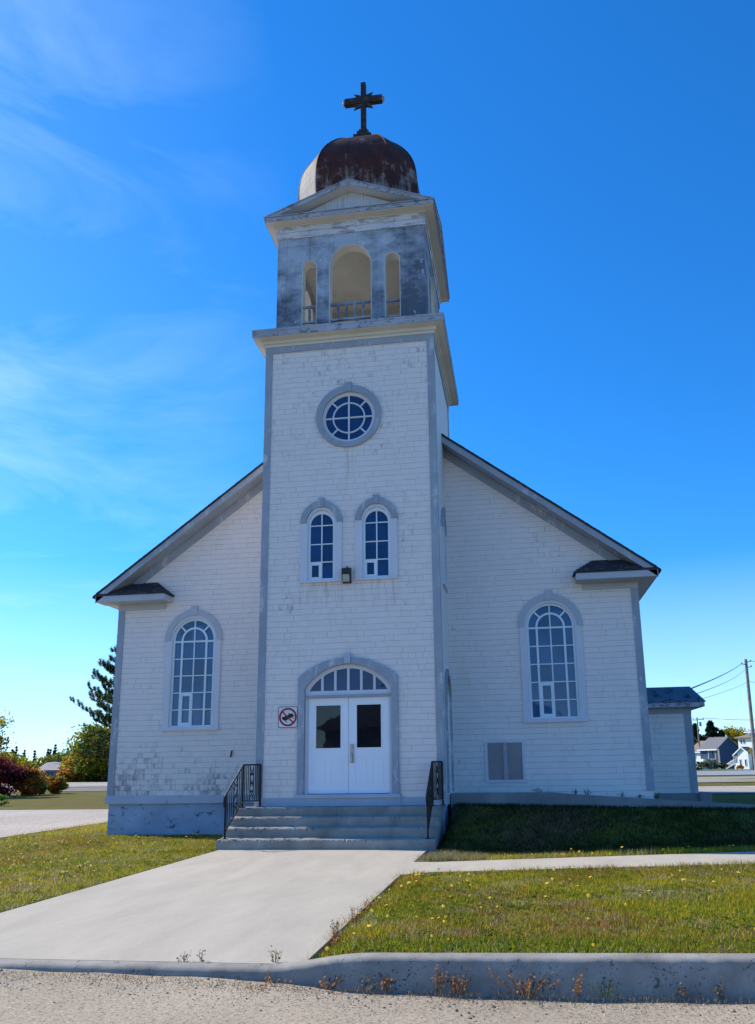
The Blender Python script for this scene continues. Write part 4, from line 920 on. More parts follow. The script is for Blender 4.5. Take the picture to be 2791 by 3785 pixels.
# weeds rooted at the kerb and walkway edges
def weed(x, y, z, hgt, n, cols, lab, spread=0.10):
    P = []; C = []; V = []
    for i in range(n):
        a = random.uniform(0, 6.28); q = random.uniform(0, spread); h = hgt*random.uniform(0.5, 1.1); b0 = np.array([x+q*0.4*math.cos(a), y+q*0.4*math.sin(a), z-0.01]); t = b0+np.array([q*math.cos(a), q*math.sin(a), h])
        d = np.array([0.0022, 0, 0]); V.append([b0-d, b0+d, t+d*0.6, t-d*0.6]); c = random.choice(cols); C.append([c[0]*0.5, c[1]*0.6, c[2]*0.6])
        for k in range(random.randint(3, 8)):
            f = random.uniform(0.35, 1.05); p = b0+(t-b0)*f+rng.normal(0, 0.012, 3); u_ = unit(1)[0]*random.uniform(0.006, 0.013); v_ = np.cross(u_, unit(1)[0])
            V.append([p-u_, p+v_, p+u_, p-v_]); C.append(np.array(random.choice(cols))*random.uniform(0.7, 1.3))
    o = polymesh('weed', np.array(V), 4, np.clip(np.array(C), 0, 1), M['leaf']); tag(o, lab, 'weed', 'weeds at the kerb and walkway edges')
OR = [(0.42, 0.20, 0.08), (0.50, 0.27, 0.12), (0.34, 0.13, 0.05)]; GR = [(0.12, 0.16, 0.03), (0.18, 0.20, 0.05)]; BR = [(0.30, 0.22, 0.14), (0.24, 0.17, 0.10)]
weed(3.70, -10.77, -0.11, 0.17, 34, OR, 'largest orange brown weed growing against the foot of the kerb', 0.24)
weed(3.18, -10.76, -0.11, 0.15, 16, OR, 'orange weed at the kerb foot left of the largest one', 0.10)
weed(3.02, -10.74, -0.11, 0.20, 10, OR, 'thin tall orange weed against the kerb face', 0.06)
weed(2.62, -10.75, -0.11, 0.11, 9, OR, 'small orange weed at the kerb foot near its bend', 0.06)
weed(2.45, -10.74, -0.11, 0.10, 9, BR, 'small brown weed at the kerb foot right beside the bend', 0.08)
weed(2.15, -10.76, -0.1, 0.09, 12, OR, 'low reddish weed where the kerb starts to rise', 0.16)
weed(1.72, -10.78, -0.08, 0.06, 14, OR, 'low rusty weed in the gravel by the dropped kerb', 0.22)
weed(4.08, -10.76, -0.11, 0.15, 6, OR, 'single orange stalk against the tall kerb', 0.03)
weed(4.28, -10.77, -0.11, 0.12, 10, GR, 'green tuft at the kerb foot right of the single orange stalk', 0.09)
weed(4.85, -10.75, -0.11, 0.10, 8, BR, 'thin brown weed near the right end of the kerb', 0.05)
weed(5.12, -10.75, -0.11, 0.13, 7, BR, 'tall dry weed farthest right along the kerb', 0.05)
weed(2.00, -9.90, 0.0, 0.17, 16, OR, 'orange weed leaning over the walkway by the kerb corner', 0.10)
weed(1.93, -9.45, 0.0, 0.17, 12, BR, 'brown weed on the right walkway edge near the kerb', 0.08)
weed(1.93, -8.75, 0.0, 0.17, 18, OR, 'bushy orange weed halfway along the right walkway edge', 0.13)
weed(1.95, -8.0, 0.0, 0.12, 10, OR, 'small orange weed higher on the right walkway edge', 0.09)
weed(1.62, -10.42, 0.0, 0.11, 8, BR, 'sparse dry weed in the joint behind the dropped kerb', 0.07)
weed(0.98, -10.44, 0.0, 0.09, 5, BR, 'lone dry sprig in the kerb joint below the walkway', 0.04)
weed(0.82, -10.44, 0.0, 0.09, 6, BR, 'lone dry sprig left of the other in the kerb joint', 0.05)
for i, (x, d) in enumerate(((4.1, 0), (4.9, 0), (5.15, 0), (5.9, 0), (6.25, 0), (6.6, 0))):
    weed(x, 0.98, ramp_top(x), random.uniform(0.06, 0.14), 14, [(0.06, 0.08, 0.025), (0.09, 0.11, 0.04)], 'dark green weed growing along the top of the ramp below the church wall', 0.12)

# pebbles scattered over the gravel road, thickest at the kerb
n = 5200; px = rng.uniform(-1.6, 6.2, n); py = -10.72-np.abs(rng.normal(0, 0.22, n))-rng.uniform(0, 0.5, n)*(rng.uniform(0, 1, n) > 0.55); pz = road_z(px)-0.040*sst(-11.0, -10.72, py)*sst(1.5, 2.4, px)+0.01*np.sin(px*1.9+py*2)+0.006*np.sin(px*7.1)*np.cos(py*5.3)
oct_ = np.array([(1, 0, 0), (0, 1, 0), (-1, 0, 0), (0, -1, 0), (0, 0, 0.8), (0, 0, -0.5)]); tri = np.array([(0, 1, 4), (1, 2, 4), (2, 3, 4), (3, 0, 4)])
sz = np.where(rng.uniform(0, 1, n) < 0.06, rng.uniform(0.008, 0.016, n), rng.uniform(0.002, 0.007, n)); rot = rng.uniform(0, 6.28, n)
O = np.repeat(oct_[None], n, 0)*rng.uniform(0.6, 1.3, (n, 6, 1))*sz[:, None, None]
O = np.stack([O[..., 0]*np.cos(rot)[:, None]-O[..., 1]*np.sin(rot)[:, None], O[..., 0]*np.sin(rot)[:, None]+O[..., 1]*np.cos(rot)[:, None], O[..., 2]], -1)+np.stack([px, py, pz], 1)[:, None, :]
Vp = O[:, tri].reshape(-1, 3, 3); Cp = np.repeat(palette(n, [(0.34, 0.29, 0.23), (0.22, 0.18, 0.15), (0.48, 0.42, 0.34), (0.12, 0.10, 0.09)], 0.2), 4, 0)
polymesh('pebbles', Vp, 3, Cp, attr_mat('pebble_stone', 0.85))['kind'] = 'stuff'
# thin dry tufts in the gravel
grass_n = 1500; gx_ = rng.uniform(-1.2, 5.6, grass_n); gy_ = -10.74-np.abs(rng.normal(0, 0.16, grass_n)); gh = rng.uniform(0.01, 0.05, grass_n); ga = rng.uniform(0, 6.28, grass_n)
Bq = np.stack([gx_, gy_, road_z(gx_)-0.003], 1); Dq = np.stack([np.cos(ga), np.sin(ga), 0*ga], 1)*0.003; Tq = Bq+np.stack([np.sin(ga)*gh*0.5, np.cos(ga)*gh*0.5, gh], 1)
polymesh('dry_sprigs', np.stack([Bq-Dq, Bq+Dq, Tq], 1), 3, palette(grass_n, [(0.30, 0.20, 0.12), (0.24, 0.12, 0.06), (0.18, 0.18, 0.06)], 0.3), M['blade'])['kind'] = 'stuff'

def crown(name, c, rad, nclump, nleaf, size, cols, parent, mat=None, shell=0.45, squash=None):
    """clumps of leaf-sized faces spread through an uneven ellipsoid"""
    c = np.array(c, float); rad = np.array(rad, float); u_ = unit(nclump); rr = rng.uniform(shell, 1.0, nclump)[:, None]**0.7
    K = c+u_*rr*rad; kc = palette(nclump, np.array(cols)*1.5, 0.35); idx = rng.integers(0, nclump, nleaf)
    P = K[idx]+rng.normal(0, 1, (nleaf, 3))*rad*np.array([0.17, 0.17, 0.13]); C = np.clip(kc[idx]*rng.uniform(0.7, 1.35, (nleaf, 1)), 0, 1)
    P[:, 2] = np.maximum(P[:, 2], 0.03)
    return leaves(P, np.full(nleaf, size), C, name, mat or M['leaf'], parent)
def broadleaf(name, lab, cat, x, y, z, h, rx, ry, zlow, cols, nclump, nleaf, size, group=None, stems=3):
    t = thing(name, lab, cat, (x, y, z), group); b = MB()
    for i in range(stems):
        a = 6.28*i/max(stems, 1)+0.4; sp = 0.5 if stems > 1 else 0.05
        b.tube([(x+0.1*math.cos(a)*(stems > 1), y+0.1*math.sin(a)*(stems > 1), z-0.05), (x+rx*0.25*sp*math.cos(a), y+ry*0.25*sp*math.sin(a), z+h*0.4), (x+rx*sp*math.cos(a), y+ry*sp*math.sin(a), z+h*0.8)], [h*0.022, h*0.016, h*0.006], 6)
        for k in range(4):
            q = a+random.uniform(-1.5, 1.5); zz = z+h*random.uniform(0.35, 0.6)
            b.tube([(x+rx*0.2*sp*math.cos(a), y+ry*0.2*sp*math.sin(a), zz), (x+rx*0.8*math.cos(q), y+ry*0.8*math.sin(q), zz+h*0.25)], [h*0.009, h*0.003], 5)
    b.build('trunk', M['bark'], t); crown('crown', (x, y, z+(zlow+h)/2), (rx, ry, (h-zlow)/2), nclump, nleaf, size, cols, t); return t
def conifer(name, lab, x, y, z, h, r, n, col, group=None, droop=0.25, size=0.16):
    t = thing(name, lab, 'tree', (x, y, z), group); b = MB(); b.tube([(x, y, z-0.1), (x, y, z+h*0.5), (x, y, z+h*0.97)], [h*0.022, h*0.013, 0.01], 6); b.build('trunk', M['bark'], t)
    P = []; C = []; lv = max(11, int(h*2.4))
    for i in range(lv):
        f = i/(lv-1); zz = z+h*(0.08+0.90*f); rr = r*(1-f)**0.85*random.uniform(0.75, 1.15)+0.05; m = max(4, int(9*(1-f)+3))
        for k in range(m):
            a = random.uniform(0, 6.28); ln = rr*random.uniform(0.55, 1.1); cnt = max(3, int(n/(lv*m))); s_ = rng.uniform(0.1, 1, cnt)
            p = np.stack([x+np.cos(a)*ln*s_, y+np.sin(a)*ln*s_, zz-droop*ln*s_+0.05*h/8], 1)+rng.normal(0, 0.05+0.04*rr, (cnt, 3)); P.append(p); C.append(np.array(col)*rng.uniform(0.5, 1.6, (cnt, 1)))
    leaves(np.concatenate(P), np.full(sum(len(p) for p in P), size), np.clip(np.concatenate(C), 0, 1), 'crown', M['leaf'], t, 2.2); return t

# tall pine beside the church: limbs with needle tufts at their ends
def pine(x, y, h, lab):
    t = thing('pine_tree', lab, 'tree', (x, y, 0)); b = MB(); b.tube([(x, y, -0.1), (x+0.05, y, h*0.5), (x, y+0.1, h)], [0.20, 0.13, 0.02], 8); b.build('trunk', M['bark'], t)
    limb = MB(); P = []; C = []
    spec = [(2.4, 3.9), (3.0, 4.3), (3.7, 4.1), (4.3, 3.6), (4.9, 4.6), (5.2, 4.2), (5.7, 3.2), (6.2, 3.4), (6.8, 3.0), (7.3, 2.5), (7.7, 2.7), (8.2, 2.0), (8.8, 1.7), (9.4, 1.4), (10.0, 1.1), (10.6, 0.8)]
    for zi, (z0, ln) in enumerate(spec):
        for k in range(4):
            a = math.pi+random.uniform(-0.35, 0.35) if k == 0 else random.uniform(0, 6.28)
            L = 0.82*ln*(1.0 if k == 0 else random.uniform(0.6, 1.0)); d = np.array([math.cos(a), math.sin(a), 0.0]); z1 = z0+random.uniform(-0.15, 0.15)
            pts = [np.array([x, y, z1])+d*L*f+np.array([0, 0, 0.10*L*math.sin(f*3.1)*-0.6+0.30*L*f*f*(0.75 if z0 > 4 else 0.35)]) for f in np.linspace(0, 1, 7)]
            limb.tube(pts, [0.05*(1-f*0.8) for f in np.linspace(0, 1, 7)], 5)
            bare = z0 < 4.0
            for f in np.linspace(0.35 if not bare else 0.7, 1.0, 9 if not bare else 4):
                i = min(int(f*6), 5); q = pts[i]+(pts[i+1]-pts[i])*(f*6-i)
                for m in range(2 if not bare else 1):
                    side = np.cross(d, [0, 0, 1])*random.uniform(-0.45, 0.45)*(1.3-f*0.6); e = q+side+d*random.uniform(0, 0.2)+np.array([0, 0, random.uniform(0.05, 0.30)])
                    limb.tube([q, e], [0.014, 0.008], 4, False); ax = (e-q)/(np.linalg.norm(e-q)+1e-6)*0.6+np.array([0, 0, 0.5]); cnt = 95
                    s_ = rng.uniform(-0.16, 0.13, cnt); ctr = e+ax*s_[:, None]+rng.normal(0, 0.025, (cnt, 3)); P.append((ctr, cnt)); C.append(np.array(random.choice([(0.035, 0.080, 0.045), (0.045, 0.090, 0.040), (0.060, 0.095, 0.035), (0.14, 0.12, 0.02)] if random.random() < 0.9 else [(0.14, 0.10, 0.02)]))*rng.uniform(0.6, 1.5, (cnt, 1)))
    limb.build('limb', M['bark'], t)
    ctr = np.concatenate([p for p, c in P]); n = len(ctr); dr = unit(n); dr[:, 2] = dr[:, 2]*0.8+0.35; dr /= np.linalg.norm(dr, axis=1)[:, None]; wv = np.cross(dr, unit(n)); wv /= np.linalg.norm(wv, axis=1)[:, None]+1e-9
    ln = rng.uniform(0.10, 0.20, n)[:, None]; V = np.stack([ctr-wv*0.014, ctr+wv*0.014, ctr+dr*ln], 1); polymesh('needles', V, 3, np.clip(np.concatenate(C), 0, 1), M['leaf'], t); return t
pine(-20.35, 30.0, 11.2, 'tall pine with tufted upswept branches behind the left corner of the church')

YG = [(0.13, 0.10, 0.009), (0.18, 0.17, 0.012), (0.09, 0.12, 0.012)]; OG = [(0.30, 0.12, 0.02), (0.34, 0.18, 0.03), (0.16, 0.12, 0.02), (0.25, 0.07, 0.02)]; PU = [(0.085, 0.012, 0.022), (0.12, 0.015, 0.020), (0.05, 0.012, 0.018)]
YL = [(0.30, 0.25, 0.015), (0.22, 0.21, 0.02)]
broadleaf('broadleaf_tree', 'big dense yellow green tree across the far road behind the pine', 'tree', -51.6, 87, 0, 8.2, 5.6, 3.5, 0.2, [(0.105, 0.125, 0.010), (0.16, 0.17, 0.010), (0.06, 0.09, 0.012), (0.17, 0.13, 0.015)], 110, 15000, 0.30, stems=3)
broadleaf('shrub', 'dark purple shrub at the left edge of the photo', 'shrub', -31.7, 33.2, 0, 2.5, 2.3, 1.3, -0.1, PU, 46, 9000, 0.13, stems=4)
broadleaf('shrub', 'orange red shrub right beside the dark purple shrub', 'shrub', -29.35, 33.6, 0, 1.85, 1.0, 0.9, -0.1, OG, 32, 4200, 0.12, stems=3)
broadleaf('shrub', 'low orange and green shrub rightmost of the red row', 'shrub', -29.2, 36.2, 0, 1.25, 0.9, 0.8, -0.05, OG+YG, 26, 2800, 0.12, stems=3)
broadleaf('shrub', 'small green bush at the foot of the orange shrub', 'shrub', -28.65, 33.9, 0, 0.75, 0.45, 0.4, 0.03, YG, 12, 600, 0.10, stems=2)
broadleaf('broadleaf_tree', 'autumn yellow tree cut by the left edge of the photo', 'tree', -31.75, 30.6, 0, 5.6, 2.35, 2.0, 1.9, YG+YL+[(0.28, 0.13, 0.02)], 40, 5200, 0.14, stems=2)
broadleaf('shrub', 'tiny green bush on the grass near the gravel lot', 'shrub', -20.95, 18.6, 0, 0.55, 0.35, 0.3, 0.02, [(0.07, 0.14, 0.015)], 10, 420, 0.07, stems=2)
for i, (x, y, h, r, cols, lab) in enumerate((
    (-58.6, 88.5, 3.0, 1.5, [(0.26, 0.20, 0.02), (0.30, 0.15, 0.03)], 'orange yellow bush at the far side of the road left of the green bush'),
    (-55.6, 89.0, 2.4, 1.4, [(0.05, 0.11, 0.015), (0.08, 0.13, 0.015)], 'dark green bush at the far side of the road near the church corner'),
    (-59.8, 91, 4.3, 1.6, [(0.16, 0.13, 0.02), (0.22, 0.12, 0.03)], 'brownish autumn tree right of the low grey building'),
    (-59.5, 93, 5.4, 2.2, [(0.10, 0.14, 0.012), (0.15, 0.16, 0.015)], 'light green tree between the brownish tree and the church'),
    (-77.5, 101, 4.4, 2.6, YG, 'green and yellow tree behind the red shrubs'), (-80.0, 103, 5.0, 2.0, YL, 'bright yellow birch in the far tree row'),
    (-74.0, 101, 3.9, 2.3, YL, 'rounded yellow tree above the low grey building'), (-71.0, 102, 3.6, 2.4, YG, 'rounded green tree above the low grey building'),
    (-68.0, 101, 4.2, 2.4, [(0.10, 0.12, 0.015)], 'dull green tree right above the low grey building'), (-84.0, 103, 4.2, 2.6, YG, 'green tree farthest left in the far tree row'))):
    broadleaf('broadleaf_tree', lab, 'tree', x, y, 0, h, r*1.25, r, -0.2, cols, 30, 2600, 0.26, 'autumn trees beyond the road on the left', stems=2)
for i, (x, h, r) in enumerate(((-84.3, 5.0, 1.1), (-83.3, 5.2, 1.0), (-82.2, 5.1, 1.2), (-81.0, 5.6, 1.1), (-78.3, 4.9, 0.8), (-77.1, 5.1, 1.0), (-76.4, 4.8, 0.9), (-75.5, 5.1, 1.0), (-74.1, 5.8, 1.2), (-73.6, 5.2, 1.1), (-70.5, 5.2, 1.2), (-68.9, 5.5, 1.3), (-88, 5.4, 1.3), (-92, 5.8, 1.4))):
    conifer('spruce_tree', 'distant dark spruce in the tree line beyond the low grey building', x, 110+random.uniform(-2, 3), 0, h, r, 2600, (0.03, 0.055, 0.040), 'spruces in the far tree line', size=0.15)

# ------------------------------------------------------------------ buildings and street on the left and right
sh = thing('low_building', 'low grey building with pale weathered roof behind the red shrubs', 'building', (-64, 95, 0))
SM = flat('weathered_grey_boards', (0.22, 0.21, 0.24), 0.85)
b = MB(); b.box(-68.0, -60.0, 95, 100, 0, 1.72); b.build('wall', SM, sh)
b = MB(); xs_ = lin(-68.4, -59.6, 15); vs = []; fs = []
for i, x in enumerate(xs_):
    zz = 2.78+0.10*math.sin(i*0.9)+0.02*i*0.6; vs += [(x, 94.6, 1.66), (x, 97.5, zz), (x, 100.4, 1.66), (x, 97.5, zz-0.1)]
for i in range(14):
    for a, c in ((0, 1), (1, 2), (2, 3), (3, 0)): fs.append((4*i+a, 4*i+c, 4*i+4+c, 4*i+4+a))
fs += [(0, 1, 2, 3), tuple(4*14+k for k in (3, 2, 1, 0))]; b.add(vs, fs); b.build('roof', worn('weathered_pale_roof', (0.38, 0.34, 0.34), (0.25, 0.22, 0.22), 0.55, 2, 0.9), sh)
b = MB(); b.box(-66.6, -65.7, 94.97, 95, 0.0, 1.45); b.build('door', flat('grey_plank_door', (0.13, 0.12, 0.12)), sh)

# parked car glimpsed at the church corner
cr_ = thing('parked_car', 'dark red car at the far roadside, mostly hidden by the church corner', 'car', (-52.1, 89.0, 0.02))
b = MB(); b.prism([(-54.3, 0.32), (-54.35, 0.75), (-53.2, 0.90), (-52.5, 1.40), (-51.0, 1.42), (-50.3, 0.98), (-49.9, 0.92), (-49.85, 0.32)], 88.2, 89.9); b.build('body', flat('dark_red_car_paint', (0.12, 0.015, 0.015), 0.25, 0.1), cr_, bevel=0.06)
b = MB(); b.prism([(-53.05, 0.93), (-52.45, 1.34), (-51.05, 1.36), (-50.5, 0.98)], 88.17, 88.199); b.build('side_window', M['glassdark'], cr_)
for x in (-53.5, -50.7):
    for y in (88.22, 89.88):
        b = MB(); b.tube([(x, y-0.1, 0.33), (x, y+0.1, 0.33)], 0.33, 16); b.build('wheel', flat('tyre_rubber', (0.02, 0.02, 0.02), 0.8), cr_)
for y in (88.4, 89.5):
    b = MB(); b.box(-54.40, -54.30, y-0.05, y+0.35, 0.62, 0.82); b.build('headlight', M['signwhite'], cr_)

TH = Matrix(((0.6, 0.8, 0, 0), (-0.8, 0.6, 0, 0), (0, 0, 1, 0), (0, 0, 0, 1)))
def frame(x, y, z): return Matrix.Translation((x, y, z)) @ TH
WP = flat('white_house_siding', (0.80, 0.80, 0.80), 0.6); BP = flat('navy_house_siding', (0.022, 0.050, 0.115), 0.7); BRK = flat('brown_brick', (0.13, 0.06, 0.04), 0.85)
GRF = flat('grey_house_shingles', (0.16, 0.16, 0.17), 0.9); TRF = flat('tan_house_shingles', (0.25, 0.18, 0.14), 0.9); DKF = flat('slate_house_shingles', (0.09, 0.10, 0.11), 0.9)
def gable_house(t, Fm, w_, d_, he, hr, wall, roofm, ov=0.3, over_l=0.0):
    """lit gable end along local x, ridge along local y"""
    b = MB(Fm); b.prism([(0, -0.5), (0, he), (w_/2, hr), (w_, he), (w_, -0.5)], 0, d_); b.build('wall', wall, t)
    b = MB(Fm); sl = (hr-he)/(w_/2); l0 = -ov-over_l; r0 = w_+ov
    b.prism([(l0, he+sl*l0), (w_/2, hr+0.02), (r0, he-sl*(r0-w_)), (r0, he-sl*(r0-w_)+0.14), (w_/2, hr+0.16), (l0, he+sl*l0+0.14)], -ov, d_+ov); r = b.build('roof', roofm, t)
    b = MB(Fm); b.prism([(l0, he+sl*l0-0.02), (w_/2, hr), (r0, he-sl*(r0-w_)-0.02), (r0, he-sl*(r0-w_)+0.135), (w_/2, hr+0.155), (l0, he+sl*l0+0.135)], -ov-0.03, -ov-0.002); b.build('fascia', WP, r)
def eave_house(t, Fm, w_, d_, he, hr, wall, roofm, ov=0.25):
    """lit eave side along local x, gable ends at local x = 0 and w"""
    b = MB(Fm); b.prism([(0, -0.5), (0, he), (d_/2, hr), (d_, he), (d_, -0.5)], 0, w_, axis='x'); b.build('wall', wall, t)
    b = MB(Fm); sl = (hr-he)/(d_/2)
    b.prism([(-ov, he-sl*ov), (d_/2, hr+0.01), (d_+ov, he-sl*ov), (d_+ov, he-sl*ov+0.12), (d_/2, hr+0.13), (-ov, he-sl*ov+0.12)], -ov, w_+ov*0.6, axis='x'); r = b.build('roof', roofm, t)
    b = MB(Fm); b.box(-ov, w_+ov*0.6, -ov-0.03, -ov-0.002, he-sl*ov-0.05, he-sl*ov+0.11); b.build('fascia', WP, r)
def hwin(t, Fm, x0, x1, z0, z1, y=-0.01, axis='x', gl='glass'):
    b = MB(Fm)
    if axis == 'x': b.box(x0-0.06, x1+0.06, y-0.03, y+0.009, z0-0.06, z1+0.06)
    else: b.box(y-0.009, y+0.03, x0-0.06, x1+0.06, z0-0.06, z1+0.06)
    wdw = b.build('window', WP, t); b = MB(Fm)
    if axis == 'x': b.box(x0, x1, y-0.04, y-0.031, z0, z1)
    else: b.box(y+0.031, y+0.04, x0, x1, z0, z1)
    b.build('pane', M[gl], wdw)
GZ = 0.45
wh = thing('white_house', 'white two storey house with gabled entrance wing near the right edge', 'house', (30.0, 82, GZ))
Fw = frame(28.89, 82, GZ); gable_house(wh, Fw, 1.50, 2.6, 1.93, 2.46, WP, DKF, 0.16, 0.38)
hwin(wh, Fw, 0.28, 0.45, 0.45, 1.15); hwin(wh, Fw, 1.0, 1.17, 0.45, 1.15)
Fu = frame(29.55, 83.1, GZ); b = MB(Fu); b.box(-0.15, 4.6, 0.0, 5.0, -0.4, 3.62); b.build('upper_wall', WP, wh)
hwin(wh, Fu, 0.22, 0.40, 3.0, 3.45, -0.001, gl='glassdark'); hwin(wh, Fu, 0.62, 0.80, 3.0, 3.45, -0.001, gl='glassdark'); hwin(wh, Fu, 1.85, 2.05, 2.6, 3.3, -0.001)
b = MB(Fu); b.add([(-0.45, -0.3, 3.60), (2.2, -0.3, 3.60), (2.2, 2.4, 4.35), (0.9, 2.4, 4.35), (-0.45, 5.2, 3.60), (2.2, 5.2, 3.6), (-0.45, -0.3, 3.72), (2.2, -0.3, 3.72)], [(6, 7, 2, 3), (6, 3, 4), (3, 2, 5, 4), (0, 1, 7, 6), (0, 6, 4), (0, 4, 5, 1)]); b.build('lower_roof', TRF, wh)
b = MB(Fu); b.box(1.15, 4.6, 0.5, 5.0, 3.5, 4.30); b.build('attic_wall', WP, wh); b = MB(Fu); b.add([(0.75, 0.1, 4.30), (4.9, 0.1, 4.30), (4.9, 5.3, 4.30), (0.75, 5.3, 4.30), (2.4, 2.7, 5.2), (3.6, 2.7, 5.2)], [(0, 1, 5, 4), (1, 2, 5), (2, 3, 4, 5), (3, 0, 4), (0, 3, 2, 1)]); b.build('upper_roof', GRF, wh)
b = MB(Fu); b.box(0.7, 4.95, 0.05, 0.099, 4.22, 4.36); b.build('fascia', WP, wh)
b = MB(Fw); b.box(-1.5, 0.3, 1.2, 2.6, -0.4, 0.75); dk = b.build('deck', WP, wh)
b = MB(Fw)
for i in range(9): b.box(-1.5+i*0.2, -1.46+i*0.2, 1.19, 1.22, 0.75, 1.62)
b.box(-1.5, 0.3, 1.185, 1.225, 1.55, 1.64); b.build('railing', WP, dk)
b = MB(Fw)
for i in range(9): f = i/8; b.box(-2.75+1.25*f, -2.70+1.25*f, 1.10, 1.13, 0.0+0.55*f, 0.55+0.62*f)
b.bar((-2.75, 1.115, 0.52), (-1.48, 1.115, 1.15), 0.07); b.bar((-2.75, 1.115, 0.06), (-1.48, 1.115, 0.62), 0.05); b.build('stair', WP, wh)
bl = thing('blue_house', 'dark blue house with grey roof between the white house and the poles', 'house', (29, 90, GZ))
Fb = frame(26.7, 91.3, GZ+0.35); eave_house(bl, Fb, 2.75, 4.2, 2.2, 3.55, BP, GRF)
hwin(bl, Fb, 1.35, 2.35, 0.95, 1.95); b = MB(Fb); b.box(0.0, 1.2, -0.9, -0.02, 0.6, 0.95); b.build('porch', WP, bl)
b = MB(Fb); b.box(2.45, 2.752, -0.06, -0.001, -0.4, 2.05); b.build('brick_pier', BRK, bl); b = MB(Fb); b.box(2.752, 2.79, -0.02, 0.28, -0.4, 2.15); b.build('corner_board', WP, bl)
b = MB(Fb); b.tube([(2.2, 2.6, 3.2), (2.2, 2.6, 3.95)], 0.09, 8); b.build('flue', WP, bl)
tn = thing('bungalow', 'low bungalow with tan roof behind the far utility pole', 'house', (28.5, 100, GZ))
Ft = frame(27.4, 101.0, GZ+0.45); eave_house(tn, Ft, 2.6, 4.6, 1.9, 3.25, WP, TRF); hwin(tn, Ft, 0.6, 0.95, 0.6, 1.6, gl='glassdark')
b = MB(Ft); b.box(2.2, 2.5, 2.6, 2.9, 2.9, 3.9); b.build('chimney', BRK, tn)
# street-side lawn and hedges in front of the houses
sheet('house_lawn', lin(14, 80, 8), lin(74.2, 110, 4), flat('mown_green_lawn', (0.075, 0.14, 0.018), 0.95, var=0.3), 0, flatz(0.485))
for i, (x, y, h, r, cols, lab) in enumerate(((24.2, 80, 1.0, 0.9, [(0.04, 0.06, 0.015), (0.07, 0.07, 0.02)], 'dark hedge at the foot of the far utility pole'), (25.4, 80.5, 1.35, 0.85, [(0.16, 0.18, 0.14), (0.10, 0.13, 0.09)], 'grey green bush in front of the blue house'), (26.6, 81, 0.75, 0.8, [(0.05, 0.05, 0.015), (0.09, 0.06, 0.02)], 'low dark bush left of the white stairs'), (28.7, 80.5, 0.5, 0.35, [(0.28, 0.10, 0.02)], 'small rust coloured bush beside the white entrance wing'))):
    broadleaf('bush', lab, 'bush', x, y, GZ, h, r, 0.6, 0.02, cols, 14, 700, 0.12, stems=2)
conifer('spruce_tree', 'broad dark conifer rising behind the blue house', 33.9, 116, GZ, 7.0, 3.0, 6500, (0.018, 0.038, 0.024), size=0.36, droop=-0.25)
conifer('spruce_tree', 'dark conifer at the annex wall behind the far pole', 31.1, 114, GZ, 6.6, 2.4, 4200, (0.018, 0.038, 0.024), size=0.32, droop=-0.2)
conifer('spruce_tree', 'lower dark conifer right of the broad one', 35.7, 117, GZ, 5.6, 2.2, 3200, (0.020, 0.040, 0.022), size=0.32, droop=-0.2)
broadleaf('broadleaf_tree', 'yellow autumn tree behind the roofs of the houses', 'tree', 37.6, 118, GZ, 6.2, 2.3, 1.5, 0.8, [(0.26, 0.21, 0.012), (0.20, 0.18, 0.02)], 36, 4200, 0.22, stems=2)
broadleaf('broadleaf_tree', 'thin half bare tree right of the yellow one', 'tree', 39.6, 119, GZ, 6.6, 1.5, 1.3, 1.5, [(0.16, 0.15, 0.05)], 20, 700, 0.18, stems=3)

pl = thing('utility_pole', 'near wooden utility pole at the right edge', 'utility pole', (22.66, 52, GZ))
b = MB(); b.tube([(22.66, 52, GZ-0.2), (22.72, 52, 5), (22.79, 52, 9.8)], [0.165, 0.145, 0.12], 12); b.build('pole', M['pole'], pl)
for z, sx in ((9.35, -1), (9.1, 1), (9.55, 1)):
    b = MB(); b.bar((22.78, 51.9, z), (22.78+sx*0.38, 51.9, z+0.06), 0.05); b.tube([(22.78+sx*0.36, 51.9, z+0.05), (22.78+sx*0.36, 51.9, z+0.17)], 0.045, 8); b.build('insulator', M['bronze'], pl)
fp = thing('utility_pole', 'far utility pole with crossarm and transformer beside the annex', 'utility pole', (28.5, 100, GZ))
b = MB(); b.tube([(28.5, 100, GZ-0.2), (28.53, 100, 4), (28.57, 100, 7.5)], [0.13, 0.11, 0.08], 10); b.build('pole', M['pole'], fp)
b = MB(); b.bar((27.95, 99.9, 7.13), (29.45, 99.9, 7.2), 0.10); b.build('crossarm', M['pole'], fp)
b = MB(); b.tube([(28.92, 99.9, 6.25), (28.92, 99.9, 6.85)], 0.17, 10); b.build('transformer', flat('grey_transformer_can', (0.3, 0.31, 0.33), 0.5), fp)
for x in (28.0, 28.55, 29.4):
    b = MB(); b.tube([(x, 99.9, 7.2), (x, 99.9, 7.42)], 0.05, 6); b.build('insulator', M['bronze'], fp)
b = MB(); b.bar((27.6, 100, 5.2), (28.5, 100, 3.9), 0.06); b.build('brace', M['pole'], fp)
def cable(a, c, sag, r, lab):
    a = Vector(a); c = Vector(c); b = MB(); b.tube([a.lerp(c, k/16)-Vector((0, 0, sag*4*(k/16)*(1-k/16))) for k in range(17)], r, 5)
    tag(b.build('overhead_cable', M['wire'], smooth=True), lab, 'cable', 'overhead cables on the right')
cable((22.42, 51.9, 9.45), (8.30, 4.6, 3.46), 0.10, 0.019, 'thick twisted service cable from the near pole to the annex roof')
cable((22.65, 51.9, 8.95), (8.36, 4.6, 3.30), 0.16, 0.010, 'thin cable just below the thick one, running to the annex roof')
cable((22.75, 51.9, 7.9), (8.1, 6.8, 3.1), 0.10, 0.009, 'thin cable from the middle of the near pole towards the annex')
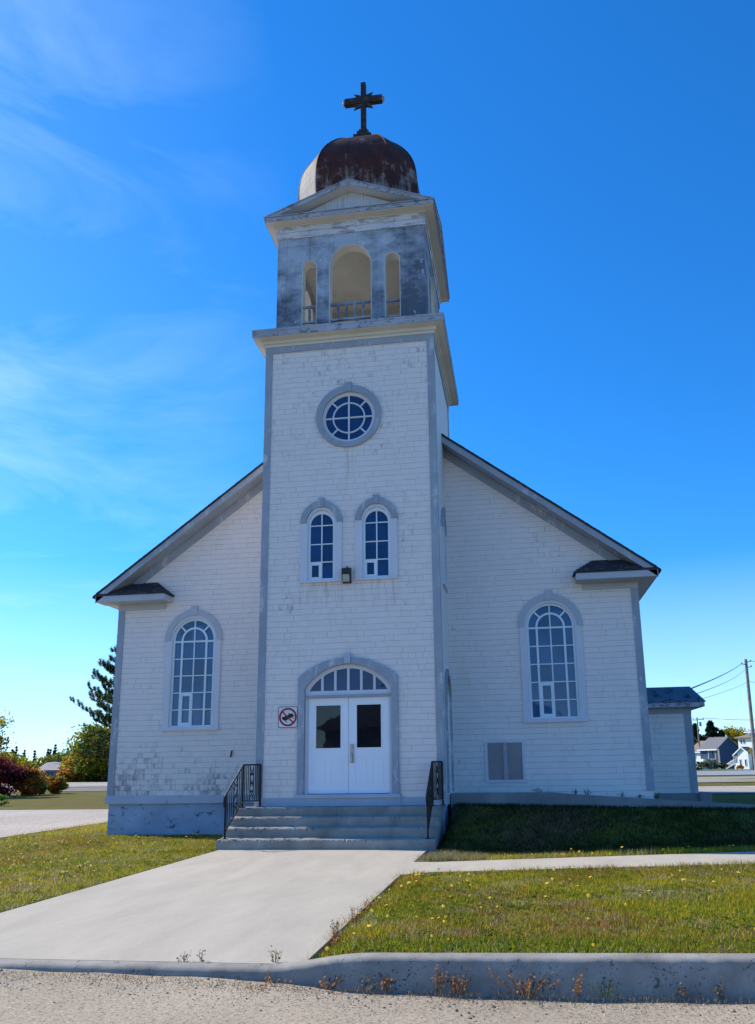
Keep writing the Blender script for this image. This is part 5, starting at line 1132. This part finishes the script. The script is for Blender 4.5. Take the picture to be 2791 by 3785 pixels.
cable((23.15, 51.9, 9.65), (44, 66, 9.2), 0.5, 0.018, 'cable leaving the near pole at its top towards the right edge')
cable((22.8, 52, 7.95), (44, 66, 7.6), 0.4, 0.014, 'cable leaving the middle of the near pole towards the right edge')
cable((28.0, 99.9, 7.42), (46, 104, 7.6), 0.35, 0.016, 'upper cable from the far crossarm across the roofs')
cable((29.4, 99.9, 7.42), (46, 101, 7.0), 0.35, 0.016, 'lower cable from the far crossarm across the roofs')
cable((28.55, 99.9, 5.0), (33.5, 92, 4.9), 0.45, 0.022, 'pale slack cable from the far pole to the blue house')

ws = thing('warning_sign', 'yellow diamond warning sign on a dark post by the near pole', 'sign', (28.66, 75, GZ))
b = MB(); b.prism([(28.66-0.40, 2.47), (28.66, 2.87), (29.06, 2.47), (28.66, 2.07)], 74.96, 74.975); b.build('plate', flat('yellow_sign_face', (0.72, 0.42, 0.02), 0.5), ws)
b = MB(); b.prism([(28.70, 2.40), (28.70, 2.60), (28.85, 2.70), (28.92, 2.60), (28.85, 2.40)], 74.953, 74.959); b.build('symbol', M['black'], ws)
b = MB(); b.box(28.62, 28.70, 74.977, 75.03, GZ-0.1, 2.8); b.build('post', M['bronze'], ws)

oh = thing('hip_roofed_house', 'dark hip roofed house across the road, reflected in the church door panes', 'house', (-4, -58, 0))
b = MB(); b.box(-14, 8, -64, -54, -0.4, 5.0); b.build('wall', flat('brown_house_siding', (0.10, 0.085, 0.075), 0.8), oh)
b = MB(); b.add([(-14.8, -53.2, 4.9), (8.8, -53.2, 4.9), (8.8, -64.8, 4.9), (-14.8, -64.8, 4.9), (-8, -59, 9.6), (2, -59, 9.6)], [(0, 1, 5, 4), (1, 2, 5), (2, 3, 4, 5), (3, 0, 4), (0, 3, 2, 1)]); b.build('roof', M['roof'], oh)
for x in (-9, -1, 1.2):
    b = MB(); b.box(x, x+1.2, -53.99, -53.95, 1.2, 2.7); wdw = b.build('window', WP, oh); b = MB(); b.box(x+0.1, x+1.1, -53.949, -53.93, 1.3, 2.6); b.build('pane', M['glass'], wdw)
